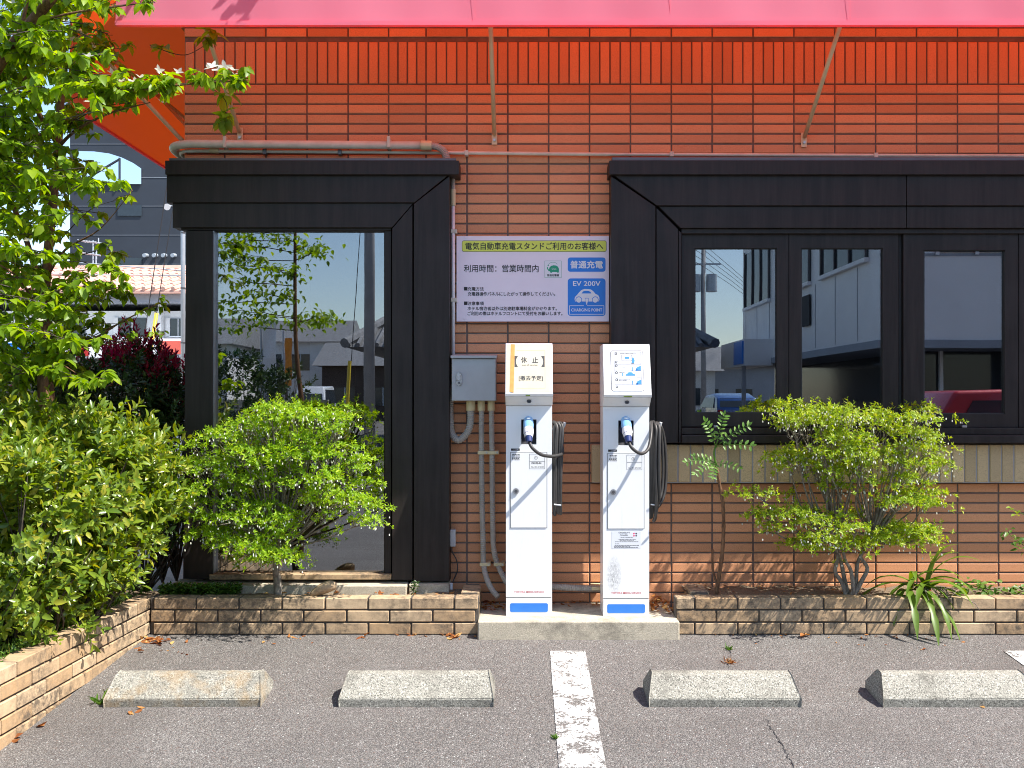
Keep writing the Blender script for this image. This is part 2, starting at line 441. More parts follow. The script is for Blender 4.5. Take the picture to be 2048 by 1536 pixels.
M = {
 'asphalt': asphalt_mat(), 'paint': paint_mat(),
 'tile': tile_mat('terracotta_tile', (.63, .292, .145)),
 'mortar': plain('dark_mortar', (.145, .115, .10), .9, var=.25, scale=14, bump=.4),
 'rowlock': tile_mat('tan_rowlock_brick', (.54, .39, .215), .5, .28),
 'brick': block_mat(),
 'mortar2': plain('grey_brown_mortar', (.10, .085, .07), .95, var=.3, scale=20, bump=.5),
 'concrete': concrete_mat('weathered_concrete', (.50, .44, .34), 0, .6, .25),
 'stop': concrete_mat('granular_concrete', (.31, .298, .255), 0, .55, .85),
 'stop2': concrete_mat('lichened_concrete', (.30, .288, .245), .38, .45, .85),
 'soil': concrete_mat('dry_soil', (.20, .15, .10), 0, .7, .6),
 'frame': frame_mat(),
 'glass': glass_mat('tinted_window_glass', .19),
 'glass2': glass_mat('clear_side_glass', .05, (.85, .88, .88)),
 'inside': plain('dim_interior', (.05, .047, .045), .9, var=.3, scale=2),
 'fabric': fabric_mat(),
 'cream': plain('cream_painted_steel', (.62, .52, .34), .5, var=.1, scale=12),
 'pipe': plain('beige_conduit_pvc', (.58, .56, .47), .5, var=.14, scale=10),
 'pipe2': plain('yellowed_pvc', (.58, .49, .30), .55, var=.12, scale=14),
 'corr': plain('grey_corrugated_conduit', (.36, .325, .29), .55, var=.18, scale=14),
 'box': plain('grey_painted_steel', (.36, .38, .40), .42, var=.08, scale=8),
 'chrome': plain('chrome', (.75, .76, .78), .18, 1.0, var=.05),
 'steel': plain('brushed_steel', (.45, .45, .46), .35, .9, var=.1),
 'darksteel': plain('dark_steel', (.12, .12, .13), .4, .6, var=.1),
 'printrule': plain('grey_rule_print', (.08, .08, .085), .6, var=.02),
 'white': charger_mat('white_powder_coat'),
 'white2': charger_mat('white_powder_coat_scuffed', (PX(1228,5.34), PZ(1152,5.34), .045, .115)),
 'offgrey': plain('light_grey_trim', (.50, .50, .50), .45, var=.08, scale=20),
 'seam': plain('shadow_gap_rubber', (.03, .03, .032), .7),
 'blue': plain('blue_film', (.035, .20, .66), .4, var=.06, scale=20),
 'plugblue': plain('light_blue_plastic', (.20, .42, .70), .3, var=.05),
 'plugwhite': plain('white_plastic', (.72, .74, .76), .35, var=.05),
 'navy': plain('navy_plastic', (.018, .035, .14), .4),
 'black': plain('black_rubber_cable', (.035, .033, .032), .5, var=.3, scale=14),
 'hole': plain('dark_socket_plastic', (.02, .022, .035), .5),
 'sign': plain('lilac_white_sign_panel', (.75, .70, .78), .4, var=.03, scale=3),
 'lime': plain('lime_print', (.62, .72, .10), .5, var=.03),
 'ink': plain('black_print', (.018, .018, .02), .6, var=.02),
 'signblue': plain('bright_blue_print', (.012, .19, .66), .4, var=.03),
 'printwhite': plain('white_print', (.70, .72, .76), .5, var=.02),
 'green': plain('green_print', (.01, .30, .16), .5, var=.03),
 'paleblue': plain('pale_blue_print', (.04, .24, .60), .5, var=.03),
 'greyink': plain('faded_grey_print', (.06, .06, .063), .6, var=.05),
 'redink': plain('red_print', (.55, .045, .05), .5, var=.03),
 'pink': plain('magenta_print', (.75, .03, .16), .5, var=.03),
 'paper': plain('yellowed_paper', (.60, .55, .42), .7, var=.07, scale=9),
 'tape': plain('orange_tape', (.60, .31, .08), .5, var=.15, scale=30),
 'moss': plain('green_moss', (.10, .16, .02), .9, var=.4, scale=90),
 'leaf_dog': leaf_mat('dogwood_leaf', (.13, .24, .015), (.25, .40, .02), (.38, .50, .03), .55),
 'leaf_hedge': leaf_mat('glossy_hedge_leaf', (.09, .17, .018), (.25, .34, .03), (.46, .42, .05), .36, .32, .6),
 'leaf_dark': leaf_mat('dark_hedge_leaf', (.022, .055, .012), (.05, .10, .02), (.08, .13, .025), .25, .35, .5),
 'leaf_red': leaf_mat('red_young_leaf', (.22, .015, .03), (.45, .025, .055), (.60, .06, .07), .35, .35, .5),
 'leaf_enk': leaf_mat('lime_shrub_leaf', (.17, .33, .012), (.34, .52, .02), (.48, .58, .035), .48, .45, .4),
 'leaf_enk2': leaf_mat('yellowish_shrub_leaf', (.17, .29, .014), (.36, .48, .025), (.52, .54, .07), .48, .45, .4),
 'leaf_sap': leaf_mat('pinnate_leaf', (.10, .24, .03), (.17, .33, .05), (.22, .38, .06), .4),
 'leaf_lily': leaf_mat('strap_leaf', (.08, .16, .018), (.16, .26, .03), (.34, .34, .05), .35, .4, .5),
 'leaf_weed': leaf_mat('weed_leaf', (.05, .13, .015), (.12, .24, .03), (.20, .30, .05), .35),
 'leaf_dead': leaf_mat('dead_leaf', (.20, .06, .02), (.45, .20, .06), (.62, .42, .16), .2, .8, .2),
 'petal': leaf_mat('white_petal', (.70, .72, .62), (.80, .80, .74), None, .35, .6, .3, (.8, .8, .7)),
 'bark_red': bark_mat('red_brown_bark', (.085, .045, .026), (.24, .13, .07)),
 'bark_grey': bark_mat('grey_bark', (.13, .105, .085), (.32, .28, .235)),
 'bark_dark': bark_mat('dark_bark', (.04, .032, .026), (.13, .105, .085)),
 'slate': plain('slate_cladding', (.026, .033, .046), .6, var=.12, scale=.6),
 'skypane': glass_mat('sky_lit_glass', .95, (.8, .85, .9)),
 'housewhite': plain('white_render', (.66, .66, .65), .8, var=.08, scale=1),
 'grey_eave': plain('grey_eave', (.30, .33, .38), .7, var=.08, scale=1),
 'roofpink': plain('pink_roof_tile', (.58, .34, .27), .8, var=.15, scale=5),
 'roofgrey': plain('grey_roof_tile', (.20, .20, .205), .55, var=.3, scale=6),
 'red_sign': plain('coral_sign', (.72, .13, .09), .5, var=.05),
 'green_sign': plain('green_sign', (.02, .32, .13), .5, var=.05),
 'yellow': plain('yellow_guard', (.70, .50, .04), .5, var=.1),
 'galv': plain('galvanised_steel', (.42, .47, .53), .45, .3, var=.1, scale=6),
 'polec': plain('pole_concrete', (.33, .33, .34), .85, var=.12, scale=4, bump=.2),
 'wire': plain('wire_black', (.03, .03, .033), .6),
 'panelwhite': plain('white_metal_cladding', (.80, .81, .83), .45, var=.05, scale=1),
 'darkglass': plain('dark_window_glass', (.03, .04, .05), .08, 0, var=.1),
 'carblue': plain('blue_car_paint', (.02, .09, .30), .25, .2, var=.04, coat=.8),
 'carred': plain('red_car_paint', (.50, .02, .03), .3, .1, var=.04, coat=.6),
 'carwhite': plain('white_car_paint', (.72, .74, .76), .3, 0, var=.03, coat=.6),
 'tyre': plain('tyre_rubber', (.02, .02, .02), .8),
 'taillight': plain('red_lens', (.45, .01, .01), .2),
 'banner_o': plain('orange_banner', (.72, .27, .03), .7, var=.1),
 'wood': plain('dark_wood', (.07, .05, .04), .8, var=.2, scale=3),
}

# ================================================================== THE SETTING
# one ground sheet, falling gently from the building towards the road, out to the horizon
ys = [400, 60, 10, -0.41, -1.5, -3, -4.5, -5.7, -9, -12, -18, -26, -60, -300]
xs = [-300, -60, -20, -6, -2, 0, 2, 6, 20, 60, 300]
b = MB()
b.add([(x, y, gz(y)) for y in ys for x in xs],
      [(j*len(xs)+i, (j+1)*len(xs)+i, (j+1)*len(xs)+i+1, j*len(xs)+i+1) for j in range(len(ys)-1) for i in range(len(xs)-1)])
lot = tag(b.build('parking_lot', M['asphalt']), kind='structure')
def ground_strip(x0, x1, y0, y1, dz, name, m, parent, dx=0.0):
    n = 10; b = MB()
    for k in range(n+1):
        y = y0+(y1-y0)*k/n
        b.v += [(x0+dx*k/n, y, gz(y)+dz), (x1+dx*k/n, y, gz(y)+dz)]
    b.f = [(2*k, 2*k+2, 2*k+3, 2*k+1) for k in range(n)]
    return b.build(name, m, parent)
for xa in (0.129, 2.42):
    ground_strip(xa, xa+.178, -.67, -5.6, .004, 'parking_line', M['paint'], lot)
# a settlement crack and a few tar spots in the asphalt
def crack(pts, wd):
    q = []
    for (x, y) in pts:
        Zg = 5.29*(1270-628)/(y-628.0); a = P(x, y, Zg); q.append(Vector((a.x, a.y, gz(a.y)+.003)))
    q = smooth_path(q, 7); b = MB()
    for i, a in enumerate(q):
        a = a+Vector((random.gauss(0, .004), random.gauss(0, .003), 0)); w_ = wd*random.uniform(.3, 1.2)
        b.v += [(a.x-w_, a.y, a.z), (a.x+w_, a.y, a.z)]
    b.f = [(2*i, 2*i+1, 2*i+3, 2*i+2) for i in range(len(q)-1)]
    b.build('crack', M['seam'], lot)
crack([(1533,1440),(1545,1462),(1558,1480),(1572,1505),(1585,1530),(1600,1560)], .0026)
crack([(1460,1300),(1462,1316),(1456,1330),(1459,1338)], .002)
# road across the far side of the lot
ground_strip(-80, 80, -12.5, -19.5, .004, 'road', M['asphalt'], lot)
ground_strip(-80, 80, -12.7, -12.85, .008, 'road_line', M['paint'], lot)

# ================================================================== THE BUILDING
bld = empty('restaurant_building', (0, 0, 0), 'orange brick tiled building with dark framed windows behind the charging stands', 'building')
XL = PX(369, ZW)                        # left corner of the tiled wall
OPL = (XL+.004, PX(898, ZW), .21, PZ(322, ZW))     # opening of the corner window
OPR = (PX(1222, ZW), PX(2300, ZW), PZ(888, ZW), PZ(322, ZW))
w = MB()
Y0, Y1 = .007, .20
w.box(XL, 9, Y0, Y1, OPL[3], 5.6)
w.box(OPL[1], OPR[0], Y0, Y1, -.1, OPL[3])
w.box(OPR[0], OPR[1], Y0, Y1, -.1, OPR[2])
w.box(OPR[1], 9, Y0, Y1, -.1, OPL[3])
w.box(XL, OPL[1], Y0, Y1, -.1, .21)
wall = w.build('tiled_wall', M['mortar'], bld)
# side wall to the left, glazed behind the corner pillar
w = MB()
w.box(XL, XL+.2, Y1, 11, 2.45, 5.6)
w.box(XL, XL+.2, Y1, 11, -.1, .25)
w.box(XL, XL+.2, 2.4, 11, .25, 2.45)
w.build('side_wall', M['tile'], bld)
MB().box(XL+.2, 9, Y1, 11, 5.5, 5.6).build('roof_slab', M['concrete'], bld)
b = MB(); b.box(XL+.2, 9, 4.6, 4.7, .0, 3.2); b.box(XL+.2, 9, Y1, 4.6, 3.1, 3.2); b.box(XL+.2, 9, Y1, 4.6, .12, .16)
b.box(8.9, 9, Y1, 4.6, .1, 3.2)
b.build('interior', M['inside'], bld)
b = MB(); b.box(-.9, .6, .3, .36, .16, 2.5); b.box(1.3, 2.3, 1.3, 2.0, .16, .9); b.box(2.7, 3.4, 1.5, 2.2, .16, .88); b.box(-1.2, -.7, 1.5, 2.1, .16, .85)
b.build('interior_furniture', M['wood'], bld)

# ---- wall tiles, each one proud of its mortar bed
ROW0, ROWP = 168.0, 19.95
cols = [369, 449, 531.5, 613.7, 696, 777, 852] + [852+81.8*k for k in range(1, 24)]
tile_cache = {}
def tile_mesh(wd, hg, th, nm):
    key = (round(wd, 3), round(hg, 3), nm)
    if key not in tile_cache:
        c = .0035
        x, z = wd/2, hg/2
        v = [(-x,th,-z),(x,th,-z),(x,th,z),(-x,th,z),(-x,c,-z),(x,c,-z),(x,c,z),(-x,c,z),(-x+c,0,-z+c),(x-c,0,-z+c),(x-c,0,z-c),(-x+c,0,z-c)]
        f = [(8,9,10,11)]
        for a, bb in ((0,4),(4,8)):
            f += [(a+i, a+(i+1)%4, bb+(i+1)%4, bb+i) for i in range(4)]
        me = bpy.data.meshes.new(nm); me.from_pydata(v, [], f); me.update(); me.materials.append(M['rowlock' if nm == 'rowlock_brick' else 'tile'])
        tile_cache[key] = me
    return tile_cache[key]
tiles = []
def want(xa, xb, ya, yb):
    """clip a tile (photo pixels on the wall plane) against the two window bays; list of pieces"""
    out = [(xa, xb)]
    if yb > 328 and ya < 1186:
        out = [(max(a, 899), c) for a, c in out if c > 899+6]
    if yb > 328 and ya < 889:
        out = [(a, min(c, 1221)) for a, c in out if a < 1221-6]+[(max(a, 2301), c) for a, c in out if c > 2307]
    return out
J = 1.55
for r in range(-10, 53):
    if -5 <= r <= -1: continue
    ya = ROW0 + ROWP*r
    if r < 0: ya = 75 - ROWP*(-5 - r)
    yb = ya + ROWP
    for i in range(len(cols)-1):
        for a, c in want(cols[i], cols[i+1], ya, yb):
            tiles.append((a+(J if a in cols and i else 0), c-J, ya+J, yb-J))
tiles = [t for t in tiles if t[1]-t[0] > 4]
def score(t):
    cx, cy = (t[0]+t[1])/2, (t[2]+t[3])/2
    vis = 48 < cy < 1190 and cx < 2040
    hid = (1010 < cx < 1106 and cy > 690) or (913 < cx < 1218 and 475 < cy < 640) or (1205 < cx < 1300 and cy > 690)
    return (0 if vis else 1) + (1 if hid else 0), -(min(t[1], 2048)-t[0] > 60), math.hypot((cx-1080)*.8, cy-560)
tiles.sort(key=score)
rest = MB()
for k, (a, c, ya, yb) in enumerate(tiles):
    x0, x1, z1, z0 = PX(a, ZW), PX(c, ZW), PZ(ya, ZW), PZ(yb, ZW)
    dy = random.uniform(-.0012, .0012)
    me = tile_mesh(x1-x0, z1-z0, .012, 'tile')
    if k < 300:
        o = link('tile', me, None, wall)
        o.location = ((x0+x1)/2, dy, (z0+z1)/2)
        o.rotation_euler = (random.uniform(-.004, .004), random.uniform(-.0015, .0015), random.uniform(-.0025, .0025))
    else:
        cx, cz = (x0+x1)/2, (z0+z1)/2
        rest.add([(q.co.x+cx, q.co.y+dy, q.co.z+cz) for q in me.vertices], [tuple(p.vertices) for p in me.polygons])
tag(rest.build('tile_field', M['tile'], wall), kind='stuff')
# soldier course
k = 0
for i in range(len(cols)-1):
    n = 4
    for j in range(n):
        a = cols[i]+(cols[i+1]-cols[i])*j/n; c = cols[i]+(cols[i+1]-cols[i])*(j+1)/n
        x0, x1, z0, z1 = PX(a+1.5, ZW), PX(c-1.5, ZW), PZ(166.5, ZW), PZ(84, ZW)
        o = link('soldier_tile', tile_mesh(x1-x0, z1-z0, .012, 'soldier_tile'), None, wall)
        o.location = ((x0+x1)/2, random.uniform(-.0012, .0012), (z0+z1)/2)
        o.rotation_euler = (0, random.uniform(-.002, .002), random.uniform(-.004, .004))
# rowlock sill under the right window
x = 1182.0
MB().box(PX(1183, ZW), PX(2300, ZW), -.064, .01, PZ(964, ZW), PZ(889, ZW)).build('sill_bed', M['polec'], wall)
while x < 2290:
    wd = 24.9
    x0, x1 = PX(x+1.3, 5.63), PX(x+wd-1.3, 5.63)
    o = link('rowlock_brick', tile_mesh(x1-x0, .212, .05, 'rowlock_brick'), None, wall)
    o.location = ((x0+x1)/2, -.07+random.uniform(-.003, .003), (PZ(889, 5.63)+PZ(965, 5.63))/2+random.uniform(-.001, .001))
    o.rotation_euler = (0, random.uniform(-.006, .006), random.uniform(-.01, .01))
    x += wd

# ---- left corner bay window
def pxpoly(pts, Z): return [(PX(x, Z), PZ(y, Z)) for x, y in pts]
def board(name, pts, Z, Zb, parent, m='frame', bevel=.0025):
    return MB().prism(pxpoly(pts, Z), Z-ZW, Zb-ZW).build(name, M[m], parent, bevel=bevel)
bayL = board('bay_window', [(330,321),(918,321),(918,349),(330,349)], 5.55, 5.705, bld)
board('flashing', [(338,316),(912,316),(912,321.4),(338,321.4)], 5.56, 5.704, bayL, 'darksteel')
board('header_board', [(333,349.8),(897,349.8),(829,405),(333,405)], 5.575, 5.703, bayL)
board('header_board', [(345,406.2),(826.5,406.2),(784,455),(345,455)], 5.59, 5.702, bayL)
board('header_soffit', [(362,455.6),(782,455.6),(782,461),(362,461)], 5.61, 5.70, bayL)
board('jamb_board', [(899,352),(899,1163),(827.5,1163),(827.5,408)], 5.578, 5.703, bayL)
board('jamb_board', [(825,409.5),(825,1160),(784,1160),(784,457.5)], 5.594, 5.702, bayL)
board('jamb_board', [(782.5,461.5),(782.5,1158),(768.5,1158),(768.5,461.5)], 5.62, 5.701, bayL)
board('corner_pillar', [(372,461.5),(425,461.5),(425,1158),(366,1158)], 5.60, 5.76, bayL)
board('trim_strip', [(425.5,461.5),(428.5,461.5),(428.5,1150),(425.5,1150)], 5.615, 5.68, bayL, 'steel', .0008)
MB().box(PX(428.8,5.65), PX(768,5.65), 5.65-ZW, 5.658-ZW, PZ(1149,5.65), PZ(461,5.65)).build('pane', M['glass'], bayL)
MB().box(PX(420,5.6), PX(783,5.6), -.115, .0, PZ(1158.5,5.6), PZ(1148,5.6)).build('terracotta_sill', M['brick'], bayL, bevel=.003)  # sand brick, paler than terracotta: the sunlit top's brightness put into the colour
MB().box(XL+.06, XL+.068, .10, 2.4, .25, 2.45).build('side_pane', M['glass2'], bayL)
MB().box(XL+.03, XL+.13, 1.15, 1.22, .25, 2.45).build('side_mullion', M['frame'], bayL)
# the header returns along the side wall
xo = PX(330, 5.55)
b = MB(); b.box(xo, XL+.05, .007, 2.6, PZ(349,5.55), PZ(321,5.55)); b.box(xo+.01, XL+.05, .005, 2.6, PZ(405,5.575), PZ(350,5.575)); b.box(xo+.045, XL+.05, .004, 2.6, PZ(455,5.59), PZ(406,5.59))
b.build('header_return', M['frame'], bayL, bevel=.0025)
# concrete footing the bay stands on
MB().box(XL-.03, PX(812,5.5), -.19, .02, .0, PZ(1172,5.5)).build('footing', M['concrete'], bld, bevel=.006)
MB().box(PX(818,5.55), PX(898,5.55), -.16, .02, .0, PZ(1168,5.55)).build('footing', M['concrete'], bld, bevel=.006)

# ---- right window band
bayR = board('bay_window', [(1218.5,321),(2300,321),(2300,349),(1218.5,349)], 5.55, 5.705, bld)
board('flashing', [(1224,314),(2300,314),(2300,321.4),(1224,321.4)], 5.57, 5.704, bayR, 'darksteel')
board('header_board', [(1227,349.8),(1812.4,349.8),(1812.4,411),(1314,411)], 5.575, 5.703, bayR)
board('header_board', [(1813.6,349.8),(2300,349.8),(2300,411),(1813.6,411)], 5.575, 5.703, bayR)
board('header_board', [(1317,412.5),(1812.4,412.5),(1812.4,456),(1361,456)], 5.59, 5.702, bayR)
board('header_board', [(1813.6,412.5),(2300,412.5),(2300,456),(1813.6,456)], 5.59, 5.702, bayR)
board('header_soffit', [(1363,457.5),(2300,457.5),(2300,467),(1363,467)], 5.61, 5.70, bayR)
board('jamb_board', [(1222,352),(1311,413),(1311,886),(1222,886)], 5.578, 5.703, bayR)
board('jamb_board', [(1312.6,415),(1356,458),(1356,886),(1312.6,886)], 5.594, 5.702, bayR)
board('jamb_board', [(1357.2,460),(1363,466),(1363,886),(1357.2,886)], 5.60, 5.702, bayR)
for (xa, xb, ya, yb, oa, ob, pa, pb, Z) in ((1364,1577,468,853,1389,1554,496,826,5.635),(1578.5,1797,468,853,1602,1766,496,826,5.635),
                                       (1807,2036,468,855,1847,2010,500,828,5.628),(2037.5,2290,468,855,2075,2240,500,828,5.628)):
    def q(x0,x1,y0,y1): return (PX(x0,Z), PX(x1,Z), Z-ZW, Z-ZW+.05, PZ(y1,Z), PZ(y0,Z))
    s = MB(); s.box(*q(xa,oa,ya,yb)); s.box(*q(ob,xb,ya,yb)); s.box(*q(oa,ob,ya,pa)); s.box(*q(oa,ob,pb,yb))
    s.build('sash', M['frame'], bayR)
    Zp = Z+.02
    MB().box(PX(oa-2,Zp), PX(ob+2,Zp), Zp-ZW, Zp-ZW+.006, PZ(pb+2,Zp), PZ(pa-2,Zp)).build('pane', M['glass'], bayR)
    sb = MB()
    e = 2.2
    Zs = Z+.012
    for (x0,x1,y0,y1) in ((oa,oa+e,pa,pb),(ob-e,ob,pa,pb),(oa+e,ob-e,pa,pa+e),(oa+e,ob-e,pb-e,pb)):
        sb.box(PX(x0,Zs), PX(x1,Zs), Zs-ZW, Zs-ZW+.006, PZ(y1,Zs), PZ(y0,Zs))
    sb.build('glazing_bead', M['seam'], bayR)
board('track', [(1797.6,468),(1806.4,468),(1806.4,853),(1797.6,853)], 5.66, 5.70, bayR, 'seam')
board('bottom_rail', [(1363.5,855.5),(2300,856),(2300,870),(1363.5,869)], 5.60, 5.701, bayR)
board('window_sill', [(1363.5,869.8),(2300,871),(2300,887),(1363.5,886.5)], 5.57, 5.70, bayR, bevel=.005)
board('latch', [(1925,851),(1934,851),(1934,855),(1925,855)], 5.6, 5.64, bayR, 'steel', .001)
board('latch', [(1428,851),(1436,851),(1436,855),(1428,855)], 5.61, 5.64, bayR, 'steel', .001)

# ---- awning over the front, open underneath, on three struts in view
QF = -.79; ZQ = ZW+QF; ZB = PZ(45, ZQ)
xa0, xa1 = PX(231, ZQ), 9.0
awn = empty('awning', (0, 0, 3.6), 'long pink red fabric awning over the front wall on cream struts', 'awning')
b = MB(); nx_, nz_ = 160, 8
for j in range(nz_+1):
    for i in range(nx_+1):
        x = xa0+(xa1-xa0)*i/nx_; t = j/nz_
        b.v.append((x, QF+.03*t+.006*math.sin(x*5.1+t*2)*math.sin(x*1.7)*(1-.5*t)+.0025*math.sin(x*17+3*t), ZB+(3.70-ZB)*t+(.003*math.sin(x*6.3) if j == 0 else 0)))
b.f = [(j*(nx_+1)+i, j*(nx_+1)+i+1, (j+1)*(nx_+1)+i+1, (j+1)*(nx_+1)+i) for j in range(nz_) for i in range(nx_)]
val = b.build('valance', M['fabric'], awn, smooth=True)
b = MB(); b.add([(xa0,QF+.034,3.70),(xa1,QF+.034,3.70),(xa1,-.01,4.02),(xa0,-.01,4.02)], [(0,1,2,3)])
b.build('canopy', M['fabric'], awn)
MB().box(xa0, xa1, QF-.009, QF+.02, ZB-.016, ZB+.006).build('hem', M['fabric'], val)
for xs_ in (950, 1340, 1700):
    MB().box(PX(xs_,ZQ)-.0008, PX(xs_,ZQ)+.0008, QF-.0014, QF-.0004, ZB, 3.4).build('seam', M['fabric'], val)
MB().box(xa0, xa1, QF+.036, QF+.066, 3.62, 3.66).build('frame_bar', M['cream'], awn)
for (px_, py_) in ((481, 270), (989, 275), (1607, 280), (2280, 285)):
    p0 = P(px_, py_-4, ZW); p0.y = -.022
    st = MB().tube([p0, Vector((p0.x, QF+.05, p0.z+(-QF-.05)*.60))], .0125, 8).build('strut', M['cream'], awn, smooth=True)
    MB().box(p0.x-.016, p0.x+.016, -.012, -.004, p0.z-.055, p0.z+.028).build('mounting_plate', M['cream'], st, bevel=.002)
    MB().tube([(p0.x, -.022, p0.z-.03), (p0.x, -.010, p0.z-.03)], .008, 6).build('bolt', M['steel'], st)
# ---- side awning round the corner
sw = empty('awning', (XL, 1.2, 3.6), 'dark red fabric awning on the side wall round the left corner', 'awning')
XO, ZB2 = XL-.68, 2.95
b = MB(); b.add([(XO,.02,ZB2),(XO,9,ZB2),(XO+.02,9,3.42),(XO+.02,.02,3.42)], [(0,1,2,3)])
v2 = b.build('valance', M['fabric'], sw)
b = MB(); b.add([(XO+.023,.02,3.42),(XO+.023,9,3.42),(XL-.003,9,3.95),(XL-.003,.02,3.95)], [(0,1,2,3)])
b.build('canopy', M['fabric'], sw)
MB().box(XO-.004, XO+.012, .02, 9, ZB2-.014, ZB2+.002).build('hem', M['fabric'], v2)
for yy in (.05, 1.3, 2.6, 4.0):
    MB().tube([(XL-.004, yy, 2.72), (XO+.04, yy, 3.40)], .0125, 8).build('strut', M['cream'], sw, smooth=True)
MB().tube([(XO+.035, .03, 3.40), (XO+.035, 9, 3.40)], .014, 8).build('frame_bar', M['cream'], sw, smooth=True)
MB().tube([(XL-.3, .03, 3.70), (XL-.3, 9, 3.70)], .012, 8).build('frame_bar', M['cream'], sw, smooth=True)

# ================================================================== PLANTERS AND PLINTH
BP, CP = .2286, .0665
ZF = 5.29; YF = ZF-ZW
brick_cache = {}
def brick(L, H, D, parent, loc, rz=0, name='brick'):
    key = (round(L, 3), round(H, 3), round(D, 3))
    if key not in brick_cache:
        bm = bmesh.new(); bmesh.ops.create_cube(bm, size=1)
        for v in bm.verts: v.co = Vector((v.co.x*L, v.co.y*D, v.co.z*H))
        bmesh.ops.bevel(bm, geom=bm.edges[:], offset=.0035, segments=1, affect='EDGES')
        me = bpy.data.meshes.new(name); bm.to_mesh(me); bm.free(); me.materials.append(M['brick'])
        brick_cache[key] = me
    o = link(name, brick_cache[key], None, parent)
    o.location = Vector(loc) + Vector((random.uniform(-.001,.001), random.uniform(-.0025,.0025), random.uniform(-.001,.001)))
    o.rotation_euler = (0, random.uniform(-.004,.004), rz+random.uniform(-.006,.006))
    return o
def run(parent, p0, p1, ztop, ncourse, off=0.0, D=.1):
    """a brick wall from p0 to p1 (plan); p0->p1 runs along its outer face, the wall lies to the left of it"""
    p0 = Vector((p0[0], p0[1], 0)); p1 = Vector((p1[0], p1[1], 0))
    L = (p1-p0).length; d = (p1-p0)/L; nrm = Vector((-d.y, d.x, 0)); rz = math.atan2(d.y, d.x)
    for c in range(ncourse):
        z = ztop - CP*(c+.5)
        s = -((off + (BP/2 if c % 2 else 0)) % BP)
        while s < L-.01:
            a, e = max(s, 0), min(s+BP, L)
            if e-a > .03:
                m = (a+e)/2
                brick(e-a-.0085, CP-.0085, D, parent, p0+d*m+nrm*(D/2)+Vector((0, 0, z)), rz)
            s += BP
    q0 = p0+nrm*.012; q1 = p1+nrm*.012; e = nrm*(D-.024)
    b = MB(); z0 = ztop-CP*ncourse; z1 = ztop-.006
    b.add([(*(q0).xy,z0),(*(q1).xy,z0),(*(q1+e).xy,z0),(*(q0+e).xy,z0),(*(q0).xy,z1),(*(q1).xy,z1),(*(q1+e).xy,z1),(*(q0+e).xy,z1)],
          [(0,3,2,1),(4,5,6,7),(0,1,5,4),(1,2,6,5),(2,3,7,6),(3,0,4,7)])
    return b.build('mortar_core', M['mortar2'], parent)
ZT = .199
xc = PX(300, ZF)
plL = empty('brick_planter', (xc+.8, YF, 0), 'L shaped low tan brick planter below the corner window and hedge', 'planter')
xr = PX(957, ZF)
run(plL, (xc, YF), (xr, YF), ZT, 3, off=BP-((PX(564, ZF)-xc) % BP))
run(plL, (xr, YF+.102), (xr, -.05), ZT+.012, 3)
wing = (xc-.10, YF-2.6)
# outer face of the wing looks right (+x): the wall lies to its left, seen from p0 to p1 going away
run(plL, (wing[0], wing[1]), (xc-.002, YF+.10), ZT, 6, off=.05)
def soil(parent, x0, x1, y0, y1, z, seed, name='soil'):
    nx, ny = max(4, int((x1-x0)/.05)), max(3, int((y1-y0)/.05)); rg = np.random.default_rng(seed)
    b = MB()
    for j in range(ny+1):
        for i in range(nx+1):
            b.v.append((x0+(x1-x0)*i/nx, y0+(y1-y0)*j/ny, z+rg.uniform(-.012, .012)))
    b.f = [(j*(nx+1)+i, j*(nx+1)+i+1, (j+1)*(nx+1)+i+1, (j+1)*(nx+1)+i) for j in range(ny) for i in range(nx)]
    return b.build(name, M['soil'], parent, smooth=True)
soil(plL, xc-.02, xr-.09, YF+.09, -.06, .172, 1)
soil(plL, xc-1.8, xc-.07, YF-2.7, -.02, .15, 2)
xq = PX(1352, ZF)
plR = empty('brick_planter', (xq+1.2, YF, 0), 'straight low tan brick planter under the wide window right of the chargers', 'planter')
run(plR, (xq, YF), (4.4, YF), ZT, 3, off=BP-.10)
run(plR, (xq+.1, -.05), (xq+.1, YF+.102), ZT+.010, 3)
# (this return is laid from the wall outward, so it lies on the right of x = xq)
soil(plR, xq+.09, 4.4, YF+.09, -.002, .182, 3)

pl = MB().box(PX(955,5.21), PX(1359.5,5.21), 5.21-ZW, -.0, -.08, .089).build('concrete_plinth', M['concrete'], bevel=.008)
tag(pl, 'weathered concrete plinth under the two white charging stands', 'plinth')

# ---- wheel stops
def wheel_stop(xa, xb, rz, m, label):
    Z = 4.32; L = PX(xb, Z)-PX(xa, Z); h = .118; ins = .022
    v = []
    for y, z, i in ((0,0,0),(0,.040,0),(.085,h-.006,ins*.9),(.098,h,ins),(.135,h,ins),(.148,h-.006,ins*.9),(.22,.035,0),(.22,0,0)):
        v += [(-L/2+i, y, z), (L/2-i, y, z)]
    n = 8
    f = [(2*k, 2*k+1, 2*k+3, 2*k+2) for k in range(n-1)] + [(14,15,1,0), tuple(range(14,-1,-2)), tuple(range(1,16,2))]
    me = bpy.data.meshes.new('wheel_stop'); me.from_pydata(v, [], f); me.update()
    o = link('wheel_stop', me, m)
    bv = o.modifiers.new('bevel', 'BEVEL'); bv.width = .005; bv.segments = 2
    y = Z-ZW
    o.location = ((PX(xa,Z)+PX(xb,Z))/2, y, gz(y)-.004)
    o.rotation_euler = (math.atan(.0864), 0, rz)
    tag(o, label, 'wheel stop', 'concrete wheel stops in the parking bays')
wheel_stop(209, 521, .012, M['stop2'], 'concrete wheel stop with orange lichen, weeds at its end by the brick planter')
wheel_stop(678, 987, 0, M['stop'], 'grey concrete wheel stop just left of the white line, below the corner window')
